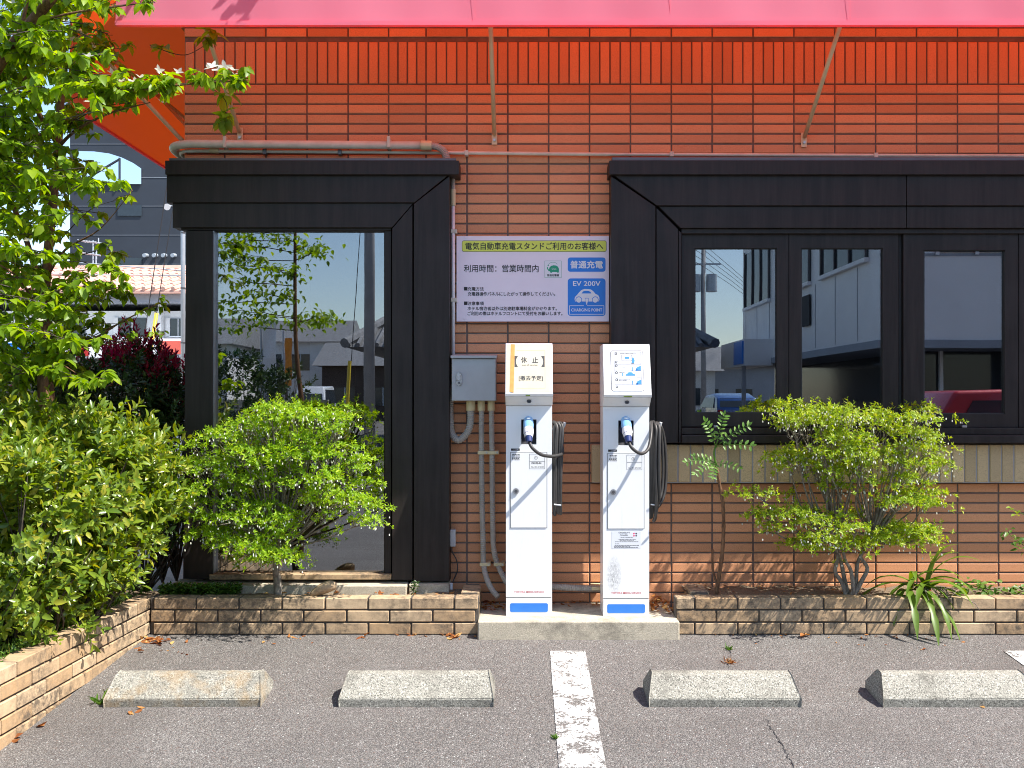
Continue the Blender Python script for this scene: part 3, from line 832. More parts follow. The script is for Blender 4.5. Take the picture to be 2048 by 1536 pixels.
wheel_stop(1298, 1602, -.004, M['stop'], 'grey concrete wheel stop just right of the white line, below the pinnate sapling')
wheel_stop(1766, 2076, .004, M['stop'], 'grey concrete wheel stop near the strap leaved plant, beside the second parking line')

# ================================================================== WALL FITTINGS
def corrugated(pts, r, name, m, parent, pitch=.011, n=12):
    path = smooth_path(pts, 10)
    # resample evenly, alternate the radius to make the ribs
    seg = [0]
    for i in range(1, len(path)): seg.append(seg[-1]+(path[i]-path[i-1]).length)
    tot = seg[-1]; step = pitch/2; k = int(tot/step); out = []; rad = []
    j = 0
    for i in range(k+1):
        s = tot*i/k
        while j < len(seg)-2 and seg[j+1] < s: j += 1
        t = (s-seg[j])/max(seg[j+1]-seg[j], 1e-9)
        out.append(path[j].lerp(path[j+1], t)); rad.append(r if i % 2 else r*.86)
    return MB().tube(out, rad, n).build(name, m, parent)
def sleeve(p0, p1, r, name, m, parent, n=12):
    return MB().tube([p0, p1], r, n).build(name, m, parent, smooth=True, angle=40, bevel=.002)

# thick pipe above the corner window, ending in a ribbed bend
zt = PZ(288, 5.64); yt = -.06
big = empty('conduit', P(600, 288, 5.64), 'thick beige conduit above the corner window, ending in a ribbed bend', 'conduit')
x0 = PX(372, 5.64); x1 = PX(846, 5.64)
path = smooth_path([(XL-.055, .5, zt-.03), (XL-.065, .12, zt-.02), (XL-.055, -.02, zt-.008), (XL+.04, -.058, zt), (XL+.14, yt, zt)], 8) + [Vector((x1, yt, zt-.008))]
MB().tube(path, .0235, 14).build('pipe', M['pipe'], big, smooth=True)
for xx in (449, 777): 
    MB().box(PX(xx,5.62)-.009, PX(xx,5.62)+.009, yt-.027, -.004, zt-.026, zt+.04).build('strap', M['pipe'], big, bevel=.004)
sleeve((x1-.012, yt, zt-.008), (x1+.05, yt, zt-.010), .028, 'coupling', M['pipe2'], big)
corrugated([(x1+.045, yt, zt-.010), (x1+.09, yt-.005, zt-.02), (x1+.125, yt-.01, zt-.055), (PX(896,5.6), yt-.03, PZ(326,5.58)), (PX(905,5.6), yt-.045, PZ(345,5.56))], .0215, 'ribbed_bend', M['corr'], big)
# its continuation down the side of the window to the switch box
dn = empty('conduit', P(906, 520, 5.66), 'slim white conduit running down beside the corner window to the grey box', 'conduit')
xd = PX(906.5, 5.67); yd = -.035
corrugated([(xd, yd, PZ(348,5.67)), (xd, yd, PZ(382,5.67))], .0125, 'ribbed_length', M['corr'], dn)
sleeve((xd, yd, PZ(379,5.67)), (xd, yd, PZ(412,5.67)), .0150, 'coupling', M['pipe2'], dn)
MB().tube([(xd, yd, PZ(410,5.67)), (xd, yd, PZ(712,5.67))], .0105, 10).build('pipe', M['plugwhite'], dn, smooth=True)
for yy in (463, 600): MB().box(xd-.013, xd+.022, -.046, -.004, PZ(yy+4,5.67), PZ(yy-4,5.67)).build('strap', M['pipe'], dn, bevel=.002)
# thin pipe across the whole wall
thn = empty('conduit', P(1200, 306, 5.67), 'thin beige conduit running the whole length of the tiled wall', 'conduit')
zz = PZ(302, 5.66)
pth = smooth_path([(XL-.03, .4, zz-.005), (XL-.035, .08, zz-.002), (XL+.0, -.02, zz), (XL+.10, -.026, zz+.003)], 8) + [P(940, 306, 5.675), P(1240, 309, 5.675), P(2300, 313, 5.675)]
MB().tube(pth, .0105, 10).build('pipe', M['pipe'], thn, smooth=True)
sleeve(P(420, 301, 5.672), P(438, 301.5, 5.672), .016, 'coupling', M['pipe2'], thn)
for xx in (530, 680, 933, 1343, 1751):
    q = P(xx, 304+ (xx-500)*.006, 5.675)
    MB().box(q.x-.011, q.x+.011, -.04, -.004, q.z-.015, q.z+.015).build('strap', M['darksteel' if xx in (530,680) else 'pipe'], thn, bevel=.003)

# grey switch box
BX0, BX1, BZ0, BZ1 = PX(903,5.54), PX(992,5.54), PZ(802,5.54), PZ(712,5.54)
YB = 5.54-ZW
sb = empty('switch_box', (BX0+.12, -.08, BZ0), 'grey steel electrical switch box on the tiled wall beside the left charging stand', 'switch box')
bod = MB().box(BX0, BX1, YB+.012, -.006, BZ0, BZ1).build('enclosure', M['box'], sb, bevel=.004)
MB().box(BX0+.002, BX1-.002, YB, YB+.0105, BZ0+.002, BZ1-.014).build('door', M['box'], sb, bevel=.003)
MB().prismx([(YB-.012,BZ1-.012),(YB-.012,BZ1+.002),(-.004,BZ1+.016),(-.004,BZ1+.0015),(YB-.008,BZ1-.001),(YB-.008,BZ1-.012)], BX0-.004, BX1+.004).build('rain_hood', M['box'], sb)
hx, hz = PX(918,5.53), PZ(758,5.53)
fr = Frame((0, YB-.0002, 0))
h = fr.poly(rrect(hx-.016, hz-.037, hx+.016, hz+.037, .015), 0, .007, 'latch', M['chrome'], sb)
fr.poly(rrect(hx-.009, hz-.006, hx+.009, hz+.030, .008), .0072, .016, 'latch_lever', M['steel'], h)
fr.poly(circ(hx, hz-.021, .007), .0072, .012, 'keyhole', M['darksteel'], h)
# conduits leaving the box
yc = -.075
def clampstrap(p, r, parent):
    MB().box(p.x-r-.003, p.x+r+.022, p.y-r-.003, -.003, p.z-.010, p.z+.010).build('strap', M['pipe2'], parent, bevel=.003)
    MB().tube([(p.x+r+.012, p.y-r-.008, p.z), (p.x+r+.012, p.y-r, p.z)], .005, 6).build('screw', M['steel'], parent)
xa = PX(941.5, 5.62)
c1 = empty('conduit', (xa, yc, BZ0), 'ribbed conduit looping in a U below the grey switch box', 'conduit')
sleeve((xa, yc, BZ0+.004), (xa, yc, BZ0-.055), .0265, 'gland', M['pipe2'], c1)
corrugated([(xa, yc, BZ0-.045), (xa-.002, yc, PZ(845,5.62)), (PX(934,5.62), yc, PZ(866,5.62)), (PX(917,5.62), yc, PZ(880,5.62)), (PX(903,5.62), yc+.02, PZ(866,5.62)), (PX(899.5,5.62), yc+.035, PZ(835,5.63)), (PX(899.5,5.64), -.030, PZ(800,5.64)), (PX(900,5.64), -.02, PZ(770,5.64))], .0215, 'ribbed_pipe', M['corr'], c1)
for (xx, path, lab) in (
    (962.5, [(963,820),(963,900),(964,1000),(966,1080),(967,1125),(972,1152),(982,1176),(996,1194)], 'left of two ribbed conduits dropping from the grey switch box to the plinth'),
    (982.5, [(983,820),(984,900),(985,1000),(986,1070),(988,1100),(994,1125),(1004,1148),(1014,1166)], 'right of two ribbed conduits dropping from the grey switch box, bending behind the charger')):
    g = empty('conduit', (PX(xx,5.62), yc, PZ(1000,5.62)), lab, 'conduit')
    sleeve((PX(xx,5.62), yc, BZ0+.004), (PX(xx,5.62), yc, BZ0-.055), .0215, 'gland', M['pipe2'], g)
    pts = []
    for i, (a, c) in enumerate(path):
        Z = 5.62 if c < 1130 else 5.62-(c-1130)*.0018
        pts.append(P(a, c, Z))
    corrugated(pts, .0168, 'ribbed_pipe', M['corr'], g)
    for c in (905, 1128):
        aa = 963 if xx < 970 else (984 if c < 1000 else 995)
        if c == 1128 and xx < 970: aa = 967
        clampstrap(P(aa, c, 5.62), .018, g)
g = empty('conduit', (PX(1150,5.6), -.09, PZ(1176,5.6)), 'short horizontal ribbed conduit joining the two charging stands at the wall foot', 'conduit')
corrugated([P(1085,1172,5.6), P(1150,1176,5.6), P(1222,1178,5.6)], .0195, 'ribbed_pipe', M['corr'], g)
clampstrap(P(1191,1176,5.6), .02, g)
# little cover box with a dangling lead beside the bay
jb = empty('junction_cover', P(903, 1098, 5.64), 'small white plastic cable cover low on the wall beside the corner window', 'junction box')
MB().box(PX(896,5.64), PX(911,5.64), -.055, -.004, PZ(1094,5.64), PZ(1060,5.64)).build('cover', M['offgrey'], jb, bevel=.004)
MB().tube(smooth_path([P(902,1093,5.66), P(905,1105,5.66), P(913,1120,5.66), P(915,1140,5.66), P(908,1158,5.66), P(903,1168,5.64)], 5), .0035, 6).build('lead', M['black'], jb, smooth=True)
corrugated([P(902,1166,5.62), P(902,1190,5.62)], .011, 'ribbed_stub', M['plugwhite'], jb)

# ================================================================== SIGN BOARD
ZS = 5.672
sx0, sx1, sz0, sz1 = PX(913,ZS), PX(1218,ZS), PZ(643,ZS), PZ(472,ZS)
sgn = MB().box(sx0, sx1, ZS-ZW, -.003, sz0, sz1).build('sign_board', M['sign'], bevel=.0015)
tag(sgn, 'lilac white notice board with Japanese charging instructions and blue EV badges', 'sign')
f = Frame((0, ZS-ZW, 0))
def S(x): return PX(x, ZS)
def T(y): return PZ(y, ZS)
def srr(x0, y0, x1, y1, r): return rrect(S(x0), T(y1), S(x1), T(y0), r*ZS/F)
f.poly(srr(924, 481.0, 1213, 503.6, 4), .0003, .0008, 'banner_outline', M['ink'], sgn)
bn = f.poly(srr(924.7, 481.7, 1212.3, 502.9, 3.6), .0009, .0013, 'banner', M['lime'], sgn)
f.text('電気自動車充電スタンドご利用のお客様へ', S(1068.5), T(492.3), S(1206)-S(931), 14.5*ZS/F, .0018, M['ink'], bn, fat=.0011)
f.text('利用時間：営業時間内', S(1002.5), T(537), S(1077)-S(928), 15*ZS/F, .0008, M['ink'], sgn, fat=.0008)
f.polys([[(S(928),T(581)),(S(935),T(581)),(S(935),T(574)),(S(928),T(574))], [(S(928),T(610)),(S(935),T(610)),(S(935),T(603)),(S(928),T(603))]], .0003, .0008, 'bullet', M['ink'], sgn)
f.text('充電方法', S(951.5), T(577.8), S(967.5)-S(935.5), 7.4*ZS/F, .0008, M['ink'], sgn, fat=.0008)
f.text('充電器操作パネルにしたがって操作してください。', S(1023), T(587.8), S(1110)-S(935.5), 7.8*ZS/F, .0008, M['ink'], sgn, fat=.0008)
f.text('注意事項', S(951.5), T(606.8), S(967.5)-S(935.5), 7.4*ZS/F, .0008, M['ink'], sgn, fat=.0008)
f.text('ホテル宿泊者以外は別途駐車場料金がかかります。', S(1024.5), T(617), S(1114)-S(935.5), 7.8*ZS/F, .0008, M['ink'], sgn, fat=.0008)
f.text('ご利用の際はホテルフロントにて受付をお願いします。', S(1030), T(627), S(1125)-S(935.5), 7.8*ZS/F, .0008, M['ink'], sgn, fat=.0008)
b1 = f.poly(srr(1135.5, 515, 1211, 543.5, 5), .0003, .0008, 'badge', M['signblue'], sgn)
f.text('普通充電', S(1173.2), T(529.2), S(1205.5)-S(1141), 15*ZS/F, .0013, M['printwhite'], b1, fat=.0022)
b2 = f.poly(srr(1135.5, 556.8, 1211, 632, 6), .0003, .0008, 'badge', M['signblue'], sgn)
f.text('EV 200V', S(1173.5), T(567.2), S(1201)-S(1146), 10*ZS/F, .0013, M['printwhite'], b2, bold=.016)
def sp(l): return [(S(x), T(y)) for x, y in l]
body = [(1150,602),(1149,598),(1150,594),(1154,590),(1158,585),(1163,580),(1169,578),(1175,578),(1182,579),(1187,583),(1191,588),(1196,590),(1198.5,594),(1198.8,600),(1197,603),(1150,603)]
car = f.poly(sp(body), .0009, .0013, 'car_symbol', M['printwhite'], b2)
d = ZS/F
win = f.poly(sp([(1163,587),(1166,583),(1171,581.6),(1177,581.8),(1181,584),(1183,587)]), .0014, .0017, 'car_window', M['signblue'], b2)
for wx in (1157.5, 1190.5):
    f.poly(circ(S(wx), T(599.5), 6.6*d), .0014, .0017, 'wheel_arch', M['signblue'], b2)
    f.poly(circ(S(wx), T(599.8), 5.5*d), .0018, .0021, 'wheel', M['printwhite'], b2)
f.polys([sp([(1169.8,596),(1177,596),(1177,602),(1175.5,606),(1174.5,610),(1172.3,610),(1171.3,606),(1169.8,602)])], .0022, .0025, 'plug_outline', M['signblue'], b2)
f.polys([sp([(1170.6,597),(1176.2,597),(1176.2,602),(1174.7,605.5),(1174,609.5),(1172.8,609.5),(1172,605.5),(1170.6,602)]), sp([(1171.3,592.5),(1172.2,592.5),(1172.2,596.5),(1171.3,596.5)]), sp([(1174.6,592.5),(1175.5,592.5),(1175.5,596.5),(1174.6,596.5)])], .0026, .003, 'plug_symbol', M['printwhite'], b2)
fr_l = [bar2d(S(1138.5),T(611.5),S(1167.5),T(611.5),1.1*d), bar2d(S(1139),T(611.5),S(1139),T(628.5),1.1*d), bar2d(S(1138.5),T(628.5),S(1208.3),T(628.5),1.1*d), bar2d(S(1207.8),T(628.5),S(1207.8),T(611.5),1.1*d), bar2d(S(1208.3),T(611.5),S(1174.5),T(611.5),1.1*d), bar2d(S(1173.4),T(607),S(1175,),T(611.7),1.2*d)]
f.polys(fr_l, .0009, .0013, 'caption_frame', M['printwhite'], b2)
f.text('CHARGING POINT', S(1173.4), T(620), S(1204)-S(1142), 6.2*d, .0013, M['printwhite'], b2, bold=.018)
b3 = f.poly(srr(1089.2, 521.5, 1123, 555.6, .6), .0003, .0006, 'emblem', M['green'], sgn)
f.poly(srr(1089.7, 522, 1122.5, 555.1, .4), .0007, .001, 'emblem_ground', M['printwhite'], b3)
f.polys([sp([(1098,539),(1099,535),(1102,532),(1107,530.5),(1112,531),(1116,533.5),(1118,538),(1117.5,545),(1115,545.5),(1113.5,544),(1105,544),(1103.5,545.5),(1101,545.5),(1100,543),(1096,541),(1094,537),(1094,534),(1095.6,534),(1096,537),(1097.5,539)]), circ(S(1096.4),T(531),1.3*d,8)], .0011, .0014, 'emblem_shape', M['green'], b3)
arc = circ(S(1106), T(536), 11.5*d, 10, 40, 150)
f.polys([bar2d(*arc[i], *arc[i+1], .6*d) for i in range(10)], .0011, .0014, 'emblem_arc', M['green'], b3)
f.text('Green', S(1108), T(537.6), 9*d, 3.6*d, .0018, M['printwhite'], b3)
f.text('普通充電機', S(1106), T(550.6), 23.5*d, 4.6*d, .0014, M['ink'], b3, fat=.0005)
for (bx, by) in ((932.5,475.4),(1178,477),(930.6,637)):
    f.poly(circ(S(bx), T(by), 3.0*d, 12), .0003, .003, 'screw_cap', M['sign'], sgn)

# ================================================================== CHARGING STANDS
ZCH = 5.344; YC = ZCH-ZW; SC = F/ZCH
def charger(xpix, ybase, mat, first):
    cx = PX(xpix, ZCH); W = .2475; hw = W/2
    lab = ('white charging stand with a yellowed out of service notice taped on its head' if first else
           'white charging stand with a pictogram instruction panel on its head')
    r = empty('charging_stand', (cx, YC+.1, .089), lab, 'charging stand', 'the two white charging stands')
    zb = .089
    def zz(y): return zb+(ybase-y)/SC
    q = 0 if first else 2
    # base and its blue strip
    bs = MB().box(cx-hw, cx+hw, YC, YC+.21, zb-.003, zz(1196+q)).build('base', mat, r, bevel=.002)
    ff = Frame((cx, YC, 0))
    def u(px): return (px-xpix)/SC
    ff.poly(rrect(u(xpix-37.8), zz(1224+q), u(xpix+37.8), zz(1206.4+q), .008), .0002, .0012, 'blue_strip', M['blue'], bs)
    # body with a real socket recess
    hx0, hx1, hz0, hz1 = cx+u(xpix-15.7), cx+u(xpix+15), zz(889+q), zz(839+q)
    z0, z1 = zz(1194.6+q), zz(812+q)
    X = [cx-hw, hx0, hx1, cx+hw]; Zs = [z0, hz0, hz1, z1]
    b = MB()
    vid = {}
    def V(x, y, z):
        k = (round(x,5), round(y,5), round(z,5))
        if k not in vid: vid[k] = len(b.v); b.v.append((x,y,z))
        return vid[k]
    for i in range(3):
        for j in range(3):
            if i == 1 and j == 1: continue
            b.f.append((V(X[i],YC,Zs[j]), V(X[i+1],YC,Zs[j]), V(X[i+1],YC,Zs[j+1]), V(X[i],YC,Zs[j+1])))
    yb = YC+.21; yr = YC+.075
    b.f += [(V(X[3],YC,z0),V(X[3],yb,z0),V(X[3],yb,z1),V(X[3],YC,z1)), (V(X[0],yb,z0),V(X[0],YC,z0),V(X[0],YC,z1),V(X[0],yb,z1)),
            (V(X[3],yb,z0),V(X[0],yb,z0),V(X[0],yb,z1),V(X[3],yb,z1)), (V(X[0],YC,z1),V(X[3],YC,z1),V(X[3],yb,z1),V(X[0],yb,z1)), (V(X[0],yb,z0),V(X[3],yb,z0),V(X[3],YC,z0),V(X[0],YC,z0))]
    b.f += [(V(hx0,YC,hz0),V(hx0,yr,hz0),V(hx1,yr,hz0),V(hx1,YC,hz0)), (V(hx0,YC,hz1),V(hx1,YC,hz1),V(hx1,yr,hz1),V(hx0,yr,hz1)),
            (V(hx0,YC,hz0),V(hx0,YC,hz1),V(hx0,yr,hz1),V(hx0,yr,hz0)), (V(hx1,YC,hz0),V(hx1,yr,hz0),V(hx1,yr,hz1),V(hx1,YC,hz1)), (V(hx0,yr,hz0),V(hx0,yr,hz1),V(hx1,yr,hz1),V(hx1,yr,hz0))]
    body = b.build('body', mat, r)
    MB().box(cx-hw+.003, cx+hw-.003, YC+.003, YC+.2, zz(1196.2+q), zz(1194.4+q)).build('shadow_gap', M['seam'], r)
    # socket interior
    e = .002
    s = MB(); s.box(hx0+e, hx1-e, yr-.006, yr-.001, hz0+e, hz1-e); s.box(hx0+.0005, hx0+.003, YC+.004, yr, hz0+.03, hz1-.0005); s.box(hx1-.003, hx1-.0005, YC+.004, yr, hz0+.03, hz1-.0005); s.box(hx0+.003, hx1-.003, YC+.004, yr, hz1-.004, hz1-.0005)
    sk = s.build('socket', M['hole'], r)
    MB().tube([(cx-.003, yr-.004, zz(856)), (cx-.003, yr-.030, zz(856)-.006)], .029, 14).build('socket_ring', M['navy'], sk, smooth=True, angle=40)
    ff.poly([(u(xpix-15.2), zz(888+q)), (u(xpix-3), zz(888+q)), (u(xpix-3), zz(883.4+q)), (u(xpix-15.2), zz(883.4+q))], -.02, -.018, 'socket_label', M['greyink'], sk)
    # plug hanging out of the socket
    p0 = Vector((cx-.003, yr-.02, zz(838))); p1 = Vector((cx-.003, YC-.085, zz(858))); ax = (p1-p0).normalized()
    pa = Vector((cx-.003, YC-.012, zz(843))); pb = Vector((cx-.003, YC-.075, zz(858))); pc = Vector((cx-.002, YC-.115, zz(873))); pd = Vector((cx, YC-.128, zz(882)))
    plug = MB().tube([p0, pa, pa.lerp(pb,.5), pb], [.023,.027,.028,.025], 16).build('plug', M['plugblue'], r, smooth=True, angle=50)
    MB().box(cx-.013, cx+.007, YC-.050, YC+.02, zz(838.5), zz(834.8)).build('release_button', M['plugwhite'], plug, bevel=.004)
    MB().tube([pb-ax*.002, pb.lerp(pc,.4), pc], [.0265,.0275,.021], 16).build('plug_collar', M['plugwhite'], plug, smooth=True, angle=50)
    for t in (.25, .45, .65):
        c = pb.lerp(pc, t); dd = (pc-pb).normalized()
        MB().tube([c-dd*.0012, c+dd*.0012], .0277-.004*t, 16).build('grip_slot', M['navy'], plug)
    MB().tube([pc-ax*.002, pd], [.0205,.016], 14).build('strain_relief', M['navy'], plug, smooth=True, angle=50)
    # the head: slanted panel, chamfered underside
    zh0, zh1 = zz(792+q), zz(686+q)
    k = .0022
    head = MB().prismx([(YC+.002,z1+.0015),(YC-.082,zh0),(YC-.084,zh0+.012),(YC+.004,zh1-.004),(YC+.010,zh1),(YC+.212,zh1),(YC+.212,z1+.0015)][::-1], cx-hw-k, cx+hw+k).build('head', mat, r, bevel=.003)
    MB().prismx([(YC-.0855,zh0+.010),(YC-.0835,zh0-.002),(YC-.075,zh0-.004),(YC-.075,zh0+.010)][::-1], cx-hw-.0035, cx+hw+.0035).build('drip_lip', M['offgrey'], head)
    # underside lens
    uf = Frame((cx, (YC+.002+YC-.082)/2, (z1+zh0)/2), (1,0,0), Vector((0,-.084,zh0-z1)))
    ln = uf.poly(circ(0, .002, .0125, 16), .0005, .006, 'lens_ring', M['darksteel'], head)
    uf.poly(circ(0, .002, .008, 12), .0062, .008, 'lens', M['hole'], ln)
    uf.poly(rrect(-.018 if first else -.022, .052, .006 if first else .022, .060, .003), .0004, .003, 'moss_patch', M['moss'], head)
    # slanted face frame: origin at its lower edge, v runs up the slope
    lo = Vector((cx, YC-.084, zh0+.012)); hi = Vector((cx, YC+.004, zh1-.004))
    sf = Frame(lo, (1,0,0), hi-lo); LV = (hi-lo).length
    def sv(y): return LV*(788+q-y)/(788-688)
    if first:
        pp = sf.poly([(-.121,.008),(.118,.010),(.118,LV-.006),(-.120,LV-.005)], .0004, .0012, 'notice_sheet', M['paper'], head)
        sf.poly([(-.103,.010),(-.082,.004),(-.076,LV-.004),(-.097,LV-.003)], .0014, .0020, 'tape_strip', M['tape'], pp)
        sf.text('休', -.027, sv(721), .030, .034, .0018, M['greyink'], pp, fat=.0012)
        sf.text('止', .033, sv(721), .030, .032, .0018, M['greyink'], pp, fat=.0012)
        sf.text('out of service', .004, sv(731), .082, .009, .0018, M['greyink'], pp)
        for sgn_ in (-1, 1):
            a = [(sgn_*(.080+.0), sv(735)), (sgn_*.062, sv(735)), (sgn_*.071, sv(729)), (sgn_*.073, sv(724)), (sgn_*.071, sv(719)), (sgn_*.062, sv(713)), (sgn_*.080, sv(713))]
            sf.poly([(x+.003, y) for x, y in a], .0013, .0018, 'bracket', M['greyink'], pp)
        sf.text('[撤去予定]', .010, sv(758), .128, .030, .0018, M['greyink'], pp, fat=.0010)
        ln_ = [bar2d(-.068,.03,.085,.03,.0008), bar2d(.085,.03,.085,LV-.04,.0008), bar2d(-.068,LV-.04,.085,LV-.04,.0008)]
        sf.polys(ln_, .0013, .0016, 'print_line', M['tape'], pp)
    else:
        pp = sf.poly(rrect(-.0855, sv(776)-.021, .0885, sv(701.6), .012), .0004, .0012, 'panel_outline', M['printrule'], head)
        sf.poly(rrect(-.083, sv(776)-.02, .0860, sv(702.6), .012), .0009, .0016, 'instruction_panel', M['printwhite'], pp)
        w0, w1 = -.066, .076
        rows = [(705.5, 728.5), (730, 742.5), (743.5, 756.5), (757.5, 770)]
        ll = []
        for a, c in rows:
            ll += [bar2d(w0,sv(a),w1,sv(a),.0013), bar2d(w0,sv(c),w1,sv(c),.0013), bar2d(w0,sv(a),w0,sv(c),.0013), bar2d(w1,sv(a),w1,sv(c),.0013)]
        sf.polys(ll, .0017, .0020, 'panel_rules', M['greyink'], pp)
        for yv in (708.7, 724.8, 732.8, 746.7, 760.8, 774.6):
            ring = [bar2d(*a, *c, .0034) for a, c in zip(circ(-.056, sv(yv), .0058, 8), circ(-.056, sv(yv), .0058, 8)[1:]+circ(-.056, sv(yv), .0058, 8)[:1])]
            sf.polys(ring, .0018, .0024, 'step_mark', M['ink'], pp)
        ring = [bar2d(-.026,sv(711),.028,sv(711),.0015), bar2d(.028,sv(711),.028,sv(722.5),.0015), bar2d(.028,sv(722.5),-.026,sv(722.5),.0015), bar2d(-.026,sv(722.5),-.026,sv(711),.0015)]
        sf.polys(ring, .0018, .0024, 'card_outline', M['printrule'], pp)
        sf.poly(rrect(-.010, sv(718.6), .014, sv(714.6), .002), .0018, .0024, 'card_mark', M['paleblue'], pp)
        sf.poly([(.026,sv(727.5)),(.040,sv(727.5)),(.043,sv(722)),(.039,sv(718)),(.034,sv(714)),(.030,sv(719))], .0025, .003, 'hand_symbol', M['paleblue'], pp)
        for yv in (737.5, 765.2):
            sf.polys([[(.046,sv(yv+4.6)),(.074,sv(yv+4.6)),(.074,sv(yv-4.6)),(.060,sv(yv-3)),(.050,sv(yv-.5))], [(.026,sv(yv+5)),(.031,sv(yv+5)),(.031,sv(yv-3)),(.026,sv(yv-3))], circ(.052,sv(yv+4),.006,8)], .0018, .0024, 'vehicle_symbol', M['paleblue'], pp)
        sf.polys([[(-.008,sv(752.5)),(.044,sv(752.5)),(.044,sv(750)),(.032,sv(748.6)),(.024,sv(745.6)),(.008,sv(745.6)),(.0,sv(748.8)),(-.008,sv(750))], [(-.026,sv(753)),(-.022,sv(753)),(-.022,sv(747)),(-.026,sv(747))]], .0018, .0024, 'vehicle_symbol', M['paleblue'], pp)
        tl = []
        for yv, a, c in ((708,-.036,.05),(733,-.044,-.012),(735.4,-.044,-.004),(746,-.044,-.016),(759.6,-.044,.01),(762,-.044,.0),(725,-.046,-.03)):
            x = a
            while x < c:
                wd = random.uniform(.003, .006); tl.append([(x,sv(yv+.5)),(x+wd,sv(yv+.5)),(x+wd,sv(yv-.5)),(x,sv(yv-.5))]); x += wd+.0018
        sf.polys(tl, .0018, .0022, 'fine_print', M['greyink'], pp)
    # service door, lock, labels
    da, dc, d0, d1 = u(xpix-36.5), u(xpix+35.3), zz(1055+q), zz(905+q)
    ff.poly([(da-.0022,d0-.0022),(dc+.003,d0-.0022),(dc+.003,d1+.0022),(da-.0022,d1+.0022)], .0002, .0007, 'door_gap', M['seam'], body)
    door = ff.poly([(da,d0),(dc,d0),(dc,d1),(da,d1)], .0008, .0035, 'service_door', mat, r)
    lk = ff.poly(circ(u(xpix-26), zz(982+q), .0165*.95, 18), .0036, .010, 'lock', M['steel'], door)
    ff.poly(circ(u(xpix-26), zz(982+q), .0085, 12), .0102, .014, 'lock_core', M['darksteel'], lk)
    lb = ff.poly([(u(xpix-36),zz(901.5+q)),(u(xpix-18.5),zz(901.5+q)),(u(xpix-18.5),zz(897+q)),(u(xpix-36),zz(897+q))], .0002, .0007, 'warning_label', M['ink'], body)
    ff.text('ご注意', u(xpix-26), zz(899.2+q), .026, .008, .0009, M['printwhite'], lb)
    lines = []
    for i in range(5):
        y = 908.5+i*2.6+q; x = -34.5+random.uniform(0,1.5)
        while x < -19:
            wd = random.uniform(1.5, 4); lines.append([(u(xpix+x),zz(y+1.3)),(u(xpix+min(x+wd,-18.5)),zz(y+1.3)),(u(xpix+min(x+wd,-18.5)),zz(y)),(u(xpix+x),zz(y))]); x += wd+.7
    ff.polys(lines, .0036, .004, 'fine_print', M['ink'], door)
    lx0, lx1, ly0, ly1 = u(xpix+1.2), u(xpix+31.5), zz(937.5+q), zz(908+q)
    lb = ff.polys([bar2d(lx0,ly0,lx1,ly0,.0012), bar2d(lx1,ly0,lx1,ly1,.0012), bar2d(lx1,ly1,lx0,ly1,.0012), bar2d(lx0,ly1,lx0,ly0,.0012), bar2d(lx0,zz(922.5+q),lx1,zz(922.5+q),.001)], .0036, .0041, 'number_label', M['greyink'], door)
    ff.text('①' if first else '②', u(xpix+14), zz(915.5+q), .018, .018, .0042, M['greyink'], lb)
    if first: ff.text('FM102-04', u(xpix+15), zz(926+q), .052, .010, .0042, M['ink'], lb, bold=.02)
    ff.text('No. 001-27-0104' if first else 'No. 001-27-0105', u(xpix+17), zz(933.8+q), .066, .007, .0042, M['greyink'], lb, bold=.01)
    ff.text('TOYOTA MEDIA SERVICE', u(xpix), zz(1184+q), .160, .0105, .0004, M['redink'], body, bold=.008)
    if not first:
        st = ff.poly(rrect(u(xpix-29), zz(1097), u(xpix+29), zz(1062), .002), .0002, .0006, 'sticker', M['printwhite'], body)
        ff.text('MOBILITY', u(xpix-2.5), zz(1065.6), .055, .0075, .0009, M['ink'], st, bold=.01)
        ff.text('POWER', u(xpix-4.5), zz(1070.3), .042, .0075, .0009, M['ink'], st, bold=.01)
        ff.polys([bar2d(*a, *c, .0008) for a, c in zip(circ(u(xpix-14), zz(1065), .004, 8), circ(u(xpix-14), zz(1065), .004, 8)[1:])], .0007, .0009, 'sticker_ring', M['ink'], st)
        ff.polys([circ(u(xpix+15.6), zz(1067), .0045, 8), circ(u(xpix+15.6), zz(1071.4), .0045, 8)], .0007, .0010, 'sticker_dot', M['pink'], st)
        ff.polys([circ(u(xpix+20.0), zz(1067), .0042, 8), circ(u(xpix+20.0), zz(1071.4), .0042, 8)], .0007, .0010, 'sticker_dot', M['ink'], st)
        tl = []
        for yv, a, c in ((1074.5,-11,14),(1078.6,-15,19),(1081.4,-13,16),(1083.5,-22,25),(1087.6,-22,-14),(1090.6,-23,26),(1093.2,-24,8),(1094.6,-24,24)):
            x = a
            while x < c:
                wd = random.uniform(1.5, 5); tl.append([(u(xpix+x),zz(yv+.45)),(u(xpix+min(x+wd,c)),zz(yv+.45)),(u(xpix+min(x+wd,c)),zz(yv-.45)),(u(xpix+x),zz(yv-.45))]); x += wd+.7
        ff.polys(tl, .0007, .0009, 'fine_print', M['ink'], st)
    # hook and coiled cable on the right-hand side
    hxw = cx+hw
    hkz = zz(856)
    MB().tube(smooth_path([(hxw-.004, YC+.075, hkz-.01), (hxw+.035, YC+.075, hkz-.008), (hxw+.062, YC+.07, hkz), (hxw+.072, YC+.065, hkz+.03)], 5), .008, 8).build('cable_hook', M['offgrey'], r, smooth=True)
    R = .0092
    coil = MB()
    rg = random.Random(3 if first else 5)
